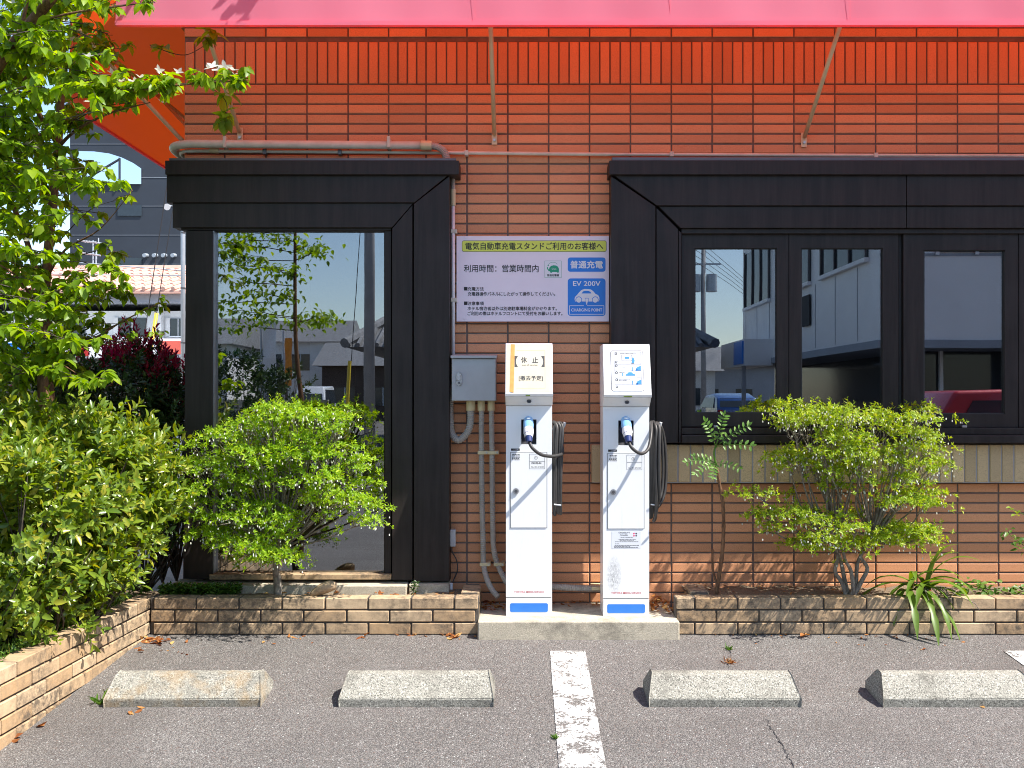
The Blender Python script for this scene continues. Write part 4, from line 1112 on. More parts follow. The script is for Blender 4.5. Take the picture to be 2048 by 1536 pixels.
    if first:
        pts = [pd-ax*.01, Vector((cx+u(xpix+6), YC-.140, zz(893))), Vector((cx+u(xpix+22), YC-.125, zz(906))), Vector((cx+u(xpix+42), YC-.075, zz(911))), Vector((cx+u(xpix+60), YC-.02, zz(910))), Vector((cx+u(xpix+68), YC+.05, zz(905))), Vector((hxw+.052, YC+.10, zz(880))), Vector((hxw+.045, YC+.075, zz(848)))]
        n = 4
        for i in range(n):
            x = hxw+.013+.0150*i+rg.uniform(-.002,.002)
            xe = hxw+.014+.0105*i+rg.uniform(-.004,.004)
            top = zz(843+rg.uniform(0,4)); bot = zz(1032+rg.uniform(-14,10))
            yc_ = YC+.075+rg.uniform(-.01,.01); dy = .032+.005*i
            for k in range(1, 13):
                a = math.radians(90-k*30)
                f_ = (1-math.sin(a))/2
                pts.append(Vector((x*(1-f_)+xe*f_+.003*math.sin(k*1.3), yc_+dy*(-1)*math.cos(a), (top+bot)/2+(top-bot)/2*math.copysign(abs(math.sin(a))**.75, math.sin(a)))))
    else:
        pts = [pd-ax*.01, Vector((cx+u(xpix+5), YC-.140, zz(892))), Vector((cx+u(xpix+17), YC-.135, zz(902))), Vector((cx+u(xpix+30), YC-.11, zz(904))), Vector((cx+u(xpix+42), YC-.07, zz(894))), Vector((hxw+.008, YC-.02, zz(868))), Vector((hxw+.016, YC+.03, zz(850))), Vector((hxw+.022, YC+.075, zz(845)))]
        n = 6
        for i in range(n):
            x = hxw+.014+.008*i; xe = hxw+.014+.007*i
            w_ = [.0, .006, .012, .02, .05, .03][i]
            top = zz(844+rg.uniform(0,5)); bot = zz(1034+rg.uniform(-22,14))
            yc_ = YC+.075+rg.uniform(-.012,.012); dy = .04+.004*i
            for k in range(1, 13):
                a = math.radians(90-k*30); f_ = (1-math.sin(a))/2
                side = math.cos(a)
                pts.append(Vector((x*(1-f_)+xe*f_+max(0, -side)*w_*1.3+max(0, side)*w_*.2+.003*math.sin(k*1.7), yc_-dy*side, (top+bot)/2+(top-bot)/2*math.copysign(abs(math.sin(a))**.75, math.sin(a)))))
    MB().tube(smooth_path(pts, 4), R, 8).build('cable', M['black'], r, smooth=True)
    MB().tube([(hxw+.012, YC+.03, zz(1010)), (hxw+.05, YC+.03, zz(1012))], .004, 6).build('cable_tie', M['plugwhite'], r)
    return r
charger(1058, 1232, M['white'], True)
charger(1252.3, 1232, M['white2'], False)

# ================================================================== PLANTS
def nrm(a): return a/np.maximum(np.linalg.norm(a, axis=1, keepdims=True), 1e-9)
LEAF_T = np.array([(0,2,1),(0,3,2),(1,2,5),(1,5,4),(2,3,6),(2,6,5),(4,5,7),(5,6,7)])
def leaf_arrays(pos, d, up, L, Wd, fold=.25, curl=.25, tipw=.62):
    d = nrm(d); side = nrm(np.cross(d, up)); n = np.cross(side, d)
    L = np.asarray(L)[:, None]*np.ones((len(pos), 1)); Wd = np.asarray(Wd)[:, None]*np.ones((len(pos), 1))
    def pt(t, s, lift): return pos + d*L*t + side*Wd*s + n*(lift*Wd - curl*L*t*t)
    V = np.stack([pt(0,0,0), pt(.32,-.46,fold), pt(.32,0,0), pt(.32,.46,fold), pt(.68,-.46*tipw*1.25,fold*.9), pt(.68,0,0), pt(.68,.46*tipw*1.25,fold*.9), pt(1,0,0)], 1)
    return V.reshape(-1, 3)
def tri_mesh(name, V, T, m, parent, smooth=True, kind=None):
    me = bpy.data.meshes.new(name)
    me.vertices.add(len(V)); me.vertices.foreach_set('co', np.ascontiguousarray(V, dtype=np.float32).ravel())
    nt = len(T)
    me.loops.add(nt*3); me.loops.foreach_set('vertex_index', np.ascontiguousarray(T, dtype=np.int32).ravel())
    me.polygons.add(nt); me.polygons.foreach_set('loop_start', np.arange(0, nt*3, 3, dtype=np.int32))
    try: me.polygons.foreach_set('loop_total', np.full(nt, 3, dtype=np.int32))
    except Exception: pass
    me.update(calc_edges=True); me.validate()
    o = link(name, me, m, parent, smooth)
    if kind: o['kind'] = kind
    return o
def leaf_obj(name, Vs, m, parent):
    V = np.concatenate(Vs); k = len(V)//8
    T = (LEAF_T[None]+np.arange(k)[:, None, None]*8).reshape(-1, 3)
    return tri_mesh(name, V, T, m, parent)
def shoots(Pp, D, k, slen, L, Wd, amin=20, amax=75, fold=.25, curl=.2, jit=.25, lvar=.25):
    """k leaves spiralling up each shoot"""
    D = nrm(D); S = len(Pp); out = []
    ref = np.where(np.abs(D[:, 2:3]) > .9, np.array([[1.0, 0, 0]]), np.array([[0, 0, 1.0]]))
    u = nrm(np.cross(D, ref)); w = np.cross(D, u)
    ph = RNG.uniform(0, 6.28, S)
    for j in range(k):
        t = (j+.5)/k
        a = np.radians(amax+(amin-amax)*t + RNG.normal(0, 9, S))[:, None]
        f = (ph + j*2.4 + RNG.normal(0, .25, S))[:, None]
        pr = u*np.cos(f)+w*np.sin(f)
        d = D*np.cos(a)+pr*np.sin(a) + RNG.normal(0, jit*.4, (S, 3))
        sz = (1-.35*t)*RNG.uniform(1-lvar, 1+lvar, S)
        out.append(leaf_arrays(Pp+D*slen*t, d, D+RNG.normal(0, jit, (S, 3)), L*sz, Wd*sz, fold, curl))
    return out
def ball(n, c, r, lo=.7, hi=1.0):
    q = nrm(RNG.normal(size=(n, 3))); rad = RNG.uniform(lo, hi, n)[:, None]
    return np.array(c)[None]+q*np.array(r)[None]*rad, q
def bells(Pp, L, r):
    S = len(Pp)
    prof = [(0, .25), (-.35, 1.0), (-.85, .8), (-1.0, 1.0)]
    n = 5; V = []
    for zt_, rr in prof:
        for k in range(n):
            a = 6.283*k/n
            V.append(Pp+np.array([[r*rr*math.cos(a), r*rr*math.sin(a), L*zt_]]))
    V = np.stack(V, 1).reshape(-1, 3)
    T = []
    for i in range(3):
        for k in range(n):
            a, b_, c, e = i*n+k, i*n+(k+1)%n, (i+1)*n+(k+1)%n, (i+1)*n+k
            T += [(a,e,c),(a,c,b_)]
    T = np.array(T)
    return V, (T[None]+np.arange(S)[:, None, None]*20).reshape(-1, 3)
def wander(p0, p1, n, amp, sag=0.0):
    p0 = Vector(p0); p1 = Vector(p1); L = (p1-p0).length; out = []
    for i in range(n+1):
        t = i/n; q = p0.lerp(p1, t)
        if 0 < i < n: q = q+Vector((random.gauss(0, amp*L), random.gauss(0, amp*L), random.gauss(0, amp*L)))
        q.z += sag*4*t*(1-t)*L
        out.append(q)
    return out

# ---- the two flowering shrubs with tiers of small leaves
def tier_shrub(base, rows, zc, label, mat, nlimb, trunk_h, gaps=(), dens=1.0, stems=1):
    r = empty('flowering_shrub', base, label, 'shrub', 'bell flowered shrubs in the planters')
    pads = []
    for (y, xa, xb) in rows:
        xa += random.uniform(-16, 44); xb += random.uniform(-48, 14)
        x = xa+random.uniform(8, 26)
        while x < xb-8:
            if not any(abs(x-gx) < gw and abs(y-gy) < gh for gx, gy, gw, gh in gaps):
                tx = (x-(xa+xb)/2)/((xb-xa)/2)
                dep = math.sqrt(max(0, 1-tx*tx))
                for s in (((-1, 1) if random.random() < .62 else (-1,)) if dep > .45 else (0,)):
                    Z = zc + s*dep*(random.uniform(.02, .14) if s < 0 else random.uniform(.07, .24)) + random.uniform(-.03, .05)
                    Z = min(Z, 5.53)
                    yy = y+random.uniform(-13, 10) + (0 if s <= 0 else -12)
                    pads.append((P(x+random.uniform(-10, 10), yy, Z), random.uniform(.05, .125)))
            x += random.uniform(48, 92)/dens
    tr = MB(); tw = MB()
    base = Vector(base)
    hubs = []
    for s in range(stems):
        a = 6.28*s/max(stems,1)+.6
        top = base+Vector((math.cos(a)*.13*(stems > 1)+random.gauss(0,.015), math.sin(a)*.05*(stems > 1), trunk_h*random.uniform(.85, 1.25)))
        st = base+Vector((math.cos(a)*.018*(stems > 1), math.sin(a)*.015*(stems > 1), -.03))
        pth = smooth_path(wander(st, top, 4, .05), 4); m = len(pth)
        tr.tube(pth, [(.024 if stems == 1 else .0135)*(1-.45*i/(m-1)) for i in range(m)], 9)
        hubs.append(top)
    trunk = tr.build('trunk', M['bark_grey'], r, smooth=True)
    Vs = []; fl = []
    for c, rad in pads:
        hub = min(hubs, key=lambda h: (h-c).length+random.uniform(0, .1))
        mid = hub.lerp(c, .5)+Vector((random.gauss(0,.02), random.gauss(0,.02), -.03+random.gauss(0,.02)))
        pth = smooth_path([hub, mid, c+Vector((0,0,-.015))], 5); m = len(pth)
        tw.tube(pth, [.0075*(1-.75*i/(m-1)) for i in range(m)], 5, cap=False)
        for k in range(5):
            e = c+Vector((random.gauss(0, rad*.6), random.gauss(0, rad*.6), random.gauss(.005, .012)))
            tw.tube(wander(pth[-3], e, 3, .08), [.0022, .0018, .0014, .001], 3, cap=False)
        n = int(31*(rad/.08)**2*dens)
        q = RNG.normal(size=(n, 3))*np.array([rad*.62, rad*.55, .011])
        pp = np.array(c)[None]+q
        pp[:, 2] -= 1.6*(q[:, 0]**2+q[:, 1]**2)
        pp[:, 1] = np.minimum(pp[:, 1], -.115)
        D = np.stack([q[:, 0]*4, q[:, 1]*3-.30, np.full(n, .50)], 1)+RNG.normal(0, .25, (n, 3))
        Vs += shoots(pp, D, 6, .014, .0245, .0110, 40, 82, .2, .15, .25, .35)
        ns = max(2, n//9); sp_ = pp[RNG.integers(0, n, ns)]+np.array([[0, -.01, .012]])
        Vs += shoots(sp_, RNG.normal(0, .35, (ns, 3))+np.array([[0, -.1, 1.0]]), 8, .055, .024, .010, 25, 70, .2, .15, .25, .3)
        nf = max(2, int(n*random.uniform(.1, .9)))
        fl.append(pp[:nf]+RNG.normal(0, .012, (nf, 3))+np.array([[0, -.006, -.014]]))
    tw.build('twigs', M['bark_grey'], trunk, smooth=True)
    leaf_obj('foliage', Vs, mat, r)
    V, T = bells(np.concatenate(fl), .0100, .0036)
    tri_mesh('flowers', V, T, M['petal'], r)
    return r
tier_shrub(P(556, 1186, 5.42), [(822,480,600),(838,450,715),(862,415,745),(888,385,760),(916,366,760),(944,355,768),(972,362,775),(1000,362,775),(1028,372,765),(1052,440,700),(1076,410,650),(1096,440,640),(1116,490,610)], 5.29,
    'rounded lime green flowering shrub in front of the corner window', M['leaf_enk'], 9, .19, gaps=((640,1060,40,16),(700,985,26,10),(420,985,22,12)))
tier_shrub(P(1700, 1182, 5.42), [(826,1575,1700),(838,1560,1890),(860,1525,1905),(884,1540,1940),(908,1555,1925),(934,1545,1915),(962,1555,1925),(988,1470,1600),(994,1740,1880),(1012,1480,1690),(1022,1760,1895),(1040,1500,1890),(1064,1530,1870),(1088,1590,1840)], 5.29,
    'broad yellow green flowering shrub below the wide right window', M['leaf_enk2'], 11, .26, gaps=((1600,880,40,9),(1690,1000,50,22),(1560,965,30,14),(1790,1035,40,14)), stems=5)

# ---- flowering dogwood at the left
dog = empty('dogwood_tree', P(92, 1230, 5.35), 'white flowering dogwood tree with drooping lime leaves left of the building', 'tree')
limbs = [
 ([(95,1230,5.35),(90,900,5.35),(86,740,5.35),(90,650,5.35),(92,560,5.33),(104,420,5.3),(116,290,5.28),(122,160,5.25),(118,20,5.2),(130,-200,5.2)], .034, .016),
 ([(104,1230,5.4),(104,900,5.45),(98,720,5.45),(80,580,5.5),(30,420,5.6),(-60,250,5.7)], .024, .012),
 ([(-60,230,4.9),(0,125,4.85),(30,85,4.8),(62,45,4.8),(105,-5,4.75),(170,-90,4.7)], .030, .022),
 ([(116,290,5.28),(60,190,5.05),(42,80,4.95),(62,-30,4.9)], .014, .008),
 ([(112,300,5.28),(150,262,5.1),(215,228,4.95),(300,205,4.85)], .010, .003),
 ([(120,180,5.25),(190,150,5.0),(250,180,4.85),(380,168,4.7),(495,160,4.62)], .010, .002),
 ([(0,300,5.2),(60,272,5.1),(112,262,5.05),(200,200,5.0)], .009, .003),
 ([(92,560,5.33),(130,500,5.2),(200,458,5.1),(265,380,5.0)], .008, .0015),
 ([(90,650,5.35),(150,600,5.2),(235,575,5.05)], .007, .002),
 ([(98,700,5.45),(180,680,5.4),(250,640,5.35),(330,600,5.3)], .008, .0015),
 ([(98,700,5.45),(200,690,5.4),(330,668,5.3)], .006, .0015),
 ([(62,45,4.8),(150,25,4.75),(225,14,4.75),(300,6,4.7)], .007, .002),
 ([(90,650,5.35),(40,560,5.0),(-20,520,4.9)], .009, .003),
 ([(86,740,5.35),(120,730,5.0),(150,745,4.9)], .006, .002),
]
tr = MB()
for pts, r0, r1 in limbs:
    pth = smooth_path([P(*p) for p in pts], 5); m = len(pth)
    tr.tube(pth, [r0+(r1-r0)*i/(m-1)+random.uniform(-.0008, .0008) for i in range(m)], 10 if r0 > .012 else 6)
trunk = tr.build('trunk', M['bark_red'], dog, smooth=True)
Vd = []; tw = MB(); fpos = []
def spray(pts, n, spread, L=.060, flowers=0, rise=.02):
    path = smooth_path([P(*p) for p in pts], 8)
    tw.tube(path, [.0035*(1-.7*i/(len(path)-1)) for i in range(len(path))], 4, cap=False)
    for k in range(max(3, n//7)):
        a = random.choice(path[2:]); e = a+Vector((random.gauss(0, spread), random.gauss(0, spread*1.2), random.gauss(.02, spread*.45)))
        tw.tube(wander(a, e, 3, .06), [.002, .0017, .0014, .001], 3, cap=False)
        m = 7
        base = np.array([list(a.lerp(e, random.uniform(.35, 1.0))) for _ in range(m)])
        d = RNG.normal(size=(m, 3))*np.array([1, 1, .35]); d[:, 2] -= .55
        up = np.array([[0, 0, 1.0]])+RNG.normal(0, .3, (m, 3))
        sz = RNG.uniform(.65, 1.2, m)
        Vd.append(leaf_arrays(base, d, up, L*sz, L*.60*sz, .18, .28, .66))
    for k in range(flowers):
        a = random.choice(path[3:])
        fpos.append(a+Vector((random.gauss(0, spread*.5), random.gauss(0, spread), random.uniform(.03, .055))))
spray([(170,195,5.0),(260,175,4.85),(380,166,4.7),(480,158,4.62)], 330, .052, .058, 20)
spray([(180,215,4.95),(250,190,4.9),(330,180,4.8)], 150, .055, .058, 4)
spray([(120,262,5.1),(200,215,4.95),(290,205,4.85)], 60, .06, .06, 2)
spray([(100,620,5.3),(165,575,5.15),(235,578,5.05)], 90, .05, .062, 5)
spray([(150,690,5.4),(250,640,5.35),(330,602,5.3)], 60, .035, .045)
spray([(180,690,5.4),(260,675,5.35),(335,662,5.3)], 45, .035, .042)
spray([(120,735,5.0),(140,748,4.95),(150,765,4.9)], 30, .05, .07)
spray([(150,25,4.75),(225,12,4.75),(310,5,4.7)], 60, .06, .06, 3)
spray([(300,90,5.3),(370,110,5.2),(430,75,5.1)], 16, .04, .085)
spray([(400,160,5.1),(450,200,5.1),(452,245,5.1)], 12, .03, .085)
spray([(120,480,5.2),(180,420,5.1),(235,400,5.05)], 30, .05, .055)
for _ in range(430):
    x = random.uniform(-170, 215); y = random.uniform(-190, 770)
    if x > 120 and 250 < y < 400 and random.random() < .85: continue
    if x > 150 and y > 395 and random.random() < .75: continue
    if x > 175 and 40 < y < 150 and random.random() < .6: continue
    if x < 60 and y < 60 and random.random() < .75: continue
    Z = random.uniform(4.55, 6.0)
    dx = random.choice((-1, 1)) if abs(x-100) < 80 else (1 if x > 100 else -1)
    spray([(x-dx*60, y+random.uniform(0, 26), Z), (x, y, Z-.05), (x+dx*55, y+random.uniform(-14, 14), Z-.12)], random.randint(28, 56), .055, .064, 1 if random.random() < .22 else 0)
# a bough above the awning's edge: only its shadow falls into the picture
for (px_, pz_) in ((-1.02, 3.78), (-.90, 3.95), (-1.62, 3.74)):
    o = P(1049, 800, 4.75)
    a = Vector((px_-.9, -.95, pz_+.35)); e = Vector((px_, -.93, pz_))
    tw.tube(wander(a, e, 4, .03), .003, 4)
    base = np.array([list(e+Vector((random.gauss(0, .05), random.gauss(0, .03), random.gauss(0, .05)))) for _ in range(14)])
    Vd.append(leaf_arrays(base, RNG.normal(size=(14, 3))*np.array([1, .6, .5])-np.array([[0, 0, .7]]), np.array([[0, 0, 1.0]])+RNG.normal(0, .4, (14, 3)), RNG.uniform(.05, .075, 14), RNG.uniform(.03, .042, 14), .18, .25))
tw.tube(smooth_path([P(105,-5,4.75), Vector((-2.0,-.95,3.9)), Vector((-1.6,-.95,4.12)), Vector((-1.3,-.95,4.2))], 5), [.018]*5+[.012]*5+[.007]*6, 6)
tw.build('twigs', M['bark_dark'], trunk, smooth=True)
leaf_obj('crown', Vd, M['leaf_dog'], dog)
# four-bract flowers sitting on top of the sprays
Vf = []
for k in range(4):
    a = k*1.5708
    Vf.append(leaf_arrays(np.zeros((1, 3)), np.array([[math.cos(a), math.sin(a), .3]]), np.array([[0, 0, 1.0]]), np.array([.034]), np.array([.021]), .1, -.12))
f0 = leaf_obj('flower', Vf, M['petal'], dog); fme = f0.data
for k, p in enumerate(fpos):
    o = f0 if k == 0 else link('flower', fme, None, dog)
    o.location = p; o.rotation_euler = (random.gauss(0, .25), random.gauss(0, .25), random.uniform(0, 6.28)); o.scale = (random.uniform(.8, 1.15),)*3

# ---- hedge shrubs
def dome_shrub(name, label, blobs, mat, k=9, slen=.075, L=.05, Wd=.024, group=None, mat2=None, stemz=.15, ymax=None):
    c0 = blobs[0][0]
    r = empty(name, (c0[0], c0[1], stemz), label, 'shrub', group)
    Vs = []; tw = MB(); V2 = []
    for c, rad, n in blobs:
        cl, ql = ball(max(6, n//11), c, rad, .66, 1.04)
        ix = RNG.integers(0, len(cl), n); pp = cl[ix]+RNG.normal(0, .055, (n, 3)); q = nrm(ql[ix]+RNG.normal(0, .25, (n, 3)))
        keep = pp[:, 2] > .17
        if ymax is not None: keep &= pp[:, 1] < ymax
        pp, q = pp[keep], q[keep]
        D = q*.75+np.array([[0.05, -.1, .75]])+RNG.normal(0, .28, pp.shape)
        Vs += shoots(pp, D, k, slen, L, Wd, 18, 72, .22, .18, .3, .42)
        if mat2 is not None:
            top = (pp[:, 2] > c[2]+rad[2]*.2) & (RNG.uniform(size=len(pp)) < .9)
            if top.any(): V2 += shoots(pp[top]+np.array([[0, 0, .05]]), D[top]*.5+np.array([[0, 0, .8]]), 8, .09, L*1.15, Wd*1.0, 15, 60, .2, .1, .3)
        foot = Vector((min(c[0]+random.gauss(0,.05), xc-.22), c[1]+random.gauss(0,.05), stemz-.05))
        for i in range(0, len(pp), 9):
            e = Vector(pp[i]); mid = foot.lerp(e, .55)+Vector((random.gauss(0,.03), random.gauss(0,.03), -.04))
            tw.tube(smooth_path([foot, mid, e], 3), [.008*(1-.13*j) for j in range(7)], 4, cap=False)
    tw.build('stems', M['bark_dark'], r, smooth=True)
    leaf_obj('foliage', Vs, mat, r)
    if V2: leaf_obj('young_leaves', V2, M['leaf_red'], r)
    return r
def C(x, y, Z): return tuple(P(x, y, Z))
dome_shrub('evergreen_shrub', 'glossy yellow green evergreen shrub spilling over the brick planter wing', [
    (C(120,1000,4.85), (.46,.42,.34), 600), (C(10,1080,4.35), (.36,.42,.34), 430), (C(225,935,5.05), (.24,.24,.20), 230), (C(110,1150,4.65), (.30,.40,.17), 330), (C(-70,960,4.7), (.4,.4,.4), 260), (C(190,1070,4.95), (.20,.22,.18), 130), (C(40,900,5.0), (.34,.3,.22), 210), (C(60,1215,4.45), (.22,.4,.10), 150), (C(160,1160,4.85), (.16,.22,.12), 90), (C(285,905,5.1), (.14,.14,.10), 70), (C(60,1000,4.35), (.22,.2,.16), 130), (C(180,900,4.9), (.2,.2,.13), 100)], M['leaf_hedge'], k=9, slen=.10, L=.053, Wd=.025)
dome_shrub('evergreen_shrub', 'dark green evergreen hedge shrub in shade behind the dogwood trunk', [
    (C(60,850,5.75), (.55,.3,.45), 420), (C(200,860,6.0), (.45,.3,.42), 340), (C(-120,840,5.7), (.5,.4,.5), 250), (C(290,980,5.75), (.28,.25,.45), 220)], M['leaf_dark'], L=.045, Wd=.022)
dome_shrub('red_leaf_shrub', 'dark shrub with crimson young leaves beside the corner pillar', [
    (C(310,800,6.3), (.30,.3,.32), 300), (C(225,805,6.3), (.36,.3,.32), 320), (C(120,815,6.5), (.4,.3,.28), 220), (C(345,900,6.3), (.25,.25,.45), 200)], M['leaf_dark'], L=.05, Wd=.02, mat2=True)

# ---- pinnate sapling
sap = empty('sapling', P(1432, 1188, 5.45), 'thin crooked sapling with feathery pinnate leaves right of the charging stands', 'sapling')
def stem(pts, r0, r1, parent, name='stem', m='bark_red'):
    pth = smooth_path([P(*p) for p in pts], 8); k = len(pth)
    return MB().tube(pth, [(r0+(r1-r0)*i/(k-1))*(1.18 if i % 5 == 0 else 1) for i in range(k)], 8).build(name, M[m], parent, smooth=True)
stem([(1432,1195,5.45),(1436,1165,5.44),(1444,1110,5.42),(1447,1060,5.4),(1446,1010,5.38),(1441,980,5.38),(1436,950,5.37),(1432,930,5.36)], .0115, .008, sap)
stem([(1434,1170,5.44),(1426,1140,5.44),(1425,1098,5.43)], .0065, .005, sap)
def frond(p0, tipdir, L, n, parent, droop=.25, w=.034, name='compound_leaf'):
    p0 = Vector(p0); d = Vector(tipdir).normalized(); rib = []
    for i in range(9):
        t = i/8; rib.append(p0+d*L*t+Vector((0, 0, -droop*L*t*t)))
    b = MB().tube(rib, [.0022*(1-.6*i/8) for i in range(9)], 4)
    pos = []; dr = []; up = []; 
    view = Vector((0, -1, .45)).normalized()
    for i in range(n):
        t = .22+.75*i/(n-1); a = rib[min(7, int(t*8))].lerp(rib[min(8, int(t*8)+1)], t*8-int(t*8)); tg = (rib[min(8,int(t*8)+1)]-rib[min(7,int(t*8))]).normalized()
        s = tg.cross(view).normalized()
        for q in (-1, 1):
            pos.append(a); dr.append(tg*.45+s*q+Vector((random.gauss(0,.1),)*3)); up.append(view+Vector((random.gauss(0,.2), random.gauss(0,.2), random.gauss(0,.2))))
    pos.append(rib[-1]); dr.append(d); up.append(view)
    k = len(pos); LL = np.full(k, w)*RNG.uniform(.85, 1.1, k)
    V = leaf_arrays(np.array([list(x) for x in pos]), np.array([list(x) for x in dr]), np.array([list(x) for x in up]), LL, LL*.45, .12, .12, .7)
    rv = np.array(b.v); RT = []
    for q in b.f:
        for i in range(1, len(q)-1): RT.append((q[0], q[i], q[i+1]))
    T = (LEAF_T[None]+np.arange(k)[:, None, None]*8).reshape(-1, 3)
    return tri_mesh(name, np.concatenate([V, rv]), np.concatenate([T, np.array(RT)+len(V)]), M['leaf_sap'], parent)
tp = P(1432, 925, 5.36); tp2 = P(1440, 905, 5.35)
stem([(1433,932,5.36),(1428,905,5.35),(1436,880,5.34)], .006, .003, sap, 'stem', 'leaf_sap')
for dx, dz, dy, L, n in ((-.35,1,-.3,.21,6),(.15,1,-.2,.24,7),(.7,.8,-.3,.25,7),(.95,.35,-.5,.20,6)):
    frond(P(1432,895,5.34), (dx,dy,dz), L, n, sap)
for dx, dz, dy, L, n in ((-1,.35,-.5,.20,6),(-.8,-.05,-.7,.17,6),(-.3,-.25,-1,.14,5),(.7,.1,-.7,.15,5),(-1,.6,.1,.13,5)):
    frond(P(1431,926,5.36), (dx,dy,dz), L, n, sap, w=.028)

# ---- strap-leaved plant
lil = empty('strap_leaf_plant', P(1830, 1182, 5.42), 'clump of long arching strap leaves hanging over the planter edge', 'plant')
lc = P(1828, 1180, 5.42)
leafspec = [(-1.0,.55,.50),(-.55,1.1,.42),(-.2,1.3,.40),(.1,1.4,.44),(.35,1.2,.46),(.7,1.0,.46),(1.0,.75,.42),(1.2,.45,.42),(-.8,.2,.34),(.9,.15,.5),(.3,.3,.46),(-.15,.25,.46),(-.05,.1,.5),(.55,.5,.36),(-.4,.6,.36),(1.3,.6,.36),(.8,1.25,.4),(-.7,.8,.4),(.15,.9,.36),(.5,.9,.42),(-1.1,.9,.34),(1.1,1.1,.33)]
for i, (dx, up_, L) in enumerate(leafspec):
    fwd = -1.0 if up_ < .35 else random.uniform(-.7, .25)
    d = Vector((dx, fwd, up_)).normalized(); p = lc+Vector((random.uniform(-.06,.08), random.uniform(-.03,.03), 0)); b = MB(); n = 12
    v = d.copy(); wmax = random.uniform(.015, .022); side0 = d.cross(Vector((0,0,1))).normalized()
    for k in range(n+1):
        t = k/n; w_ = wmax*(.55+.45*math.sin(math.pi*min(1, t*1.6)) if t < .6 else 1)*(1 if t < .6 else max(.04, 1-((t-.6)/.4)**1.6))
        nn = side0.cross(v).normalized()
        b.v += [tuple(p-side0*w_+nn*w_*.35), tuple(p), tuple(p+side0*w_+nn*w_*.35)]
        p = p+v*L*.84/n; v = (v+Vector((0,0,-.16-.03*i % .05))).normalized()
        if p.y > -.02: p.y = -.02
    for k in range(n): b.f += [(3*k,3*k+1,3*k+4,3*k+3),(3*k+1,3*k+2,3*k+5,3*k+4)]
    b.build('strap_leaf', M['leaf_lily'], lil, smooth=True)
rt = MB()
for k in range(26):
    a = lc+Vector((random.uniform(-.02,.16), random.uniform(-.08,-.01), .02))
    e = a+Vector((random.gauss(.02,.05), -.07+random.gauss(0,.02), -random.uniform(.03,.13)))
    rt.tube(wander(a, e, 4, .12), .0022, 4)
rt.build('dry_roots', M['bark_grey'], lil, smooth=True)

# ---- climbing weed at the right edge, weeds and ground cover
def weed(name, label, cat, pts, L, Wd, n, m='leaf_weed', spread=.05, parent=None, group=None):
    r = empty(name, P(*pts[0]), label, cat, group)
    path = smooth_path([P(*p) for p in pts], 6); k = len(path)
    MB().tube(path, [.003*(1-.6*i/(k-1)) for i in range(k)], 5).build('stem', M['leaf_weed'], r, smooth=True)
    base = np.array([list(random.choice(path)+Vector((random.gauss(0,spread), random.gauss(0,spread*.6), random.gauss(0,spread*.5)))) for _ in range(n)])
    base[:, 1] = np.minimum(base[:, 1], -.02)
    d = RNG.normal(size=(n, 3))*np.array([1, .8, .4])-np.array([[0, .3, .1]])
    sz = RNG.uniform(.6, 1.15, n)
    leaf_obj('foliage', [leaf_arrays(base, d, np.array([[0, -.4, 1.0]])+RNG.normal(0, .3, (n, 3)), L*sz, Wd*sz, .15, .2)], M[m], r)
weed('creeping_weed', 'dark leafy weed creeping along the wall foot at the planter end', 'weed', [(1925,1165,5.5),(1960,1175,5.45),(2010,1180,5.45),(2060,1176,5.45),(2130,1180,5.45)], .05, .026, 110, spread=.035)
weed('rose_sprig', 'thin thorny sprig with sparse leaves against the lower tiled wall', 'weed', [(2075,1175,5.5),(2062,1110,5.5),(2040,1085,5.5),(2008,1062,5.5)], .042, .022, 46, spread=.035)
weed('rose_sprig', 'short leafy sprig reaching in under the window sill bricks', 'weed', [(2085,1120,5.5),(2070,1050,5.5),(2040,1025,5.5),(2012,1015,5.5)], .04, .018, 20, 'leaf_enk2', spread=.025)
weed('leafy_weed', 'small green weed on the soil beside the black jamb foot', 'weed', [(826,1186,5.47),(829,1172,5.47),(832,1165,5.47)], .022, .012, 40, 'leaf_dark', spread=.014)
for (x, y, s, lab) in ((1457,1300,.030,'tiny green weed in the asphalt behind a wheel stop'), (222,1318,.035,'small weed sprouting along the foot of the brick wing, higher up'), (92,1400,.045,'weed sprouting at the foot of the brick wing beside fallen leaves'), (70,1412,.045,'bushy weed sprouting at the brick wing near the picture edge'), (210,1405,.05,'grassy weed growing at the end of the lichened wheel stop'), (1110,1478,.025,'tiny grass tuft growing through the white line')):
    Zg = ZF*(1270-628)/(y-628.0)
    p = P(x, y, Zg); p.z = gz(p.y)
    r = empty('leafy_weed', p, lab, 'weed')
    n = 16 if s < .04 else 26
    base = np.array([list(p)])+RNG.normal(0, s*.28, (n, 3))*np.array([[1, 1, 0]])
    d = RNG.normal(size=(n, 3))*np.array([.7, .7, .2])+np.array([[0, 0, .9]])
    leaf_obj('foliage', [leaf_arrays(base, d, RNG.normal(size=(n, 3)), RNG.uniform(.6, 1.4, n)*s, RNG.uniform(.2, .34, n)*s, .2, .3)], M['leaf_weed'], r)
p = P(1461, 1326, ZF*(1270-628)/(1326-628.0)); p.z = gz(p.y)
r = empty('dry_weed', p, 'small dried reddish weed on the asphalt by a wheel stop', 'weed')
leaf_obj('foliage', [leaf_arrays(np.array([list(p)])+RNG.normal(0, .012, (60, 3))*np.array([[1, 1, .3]]), RNG.normal(size=(60, 3))+np.array([[0, 0, .6]]), RNG.normal(size=(60, 3)), RNG.uniform(.015, .035, 60), RNG.uniform(.004, .009, 60), .2, .5)], M['leaf_dead'], r)
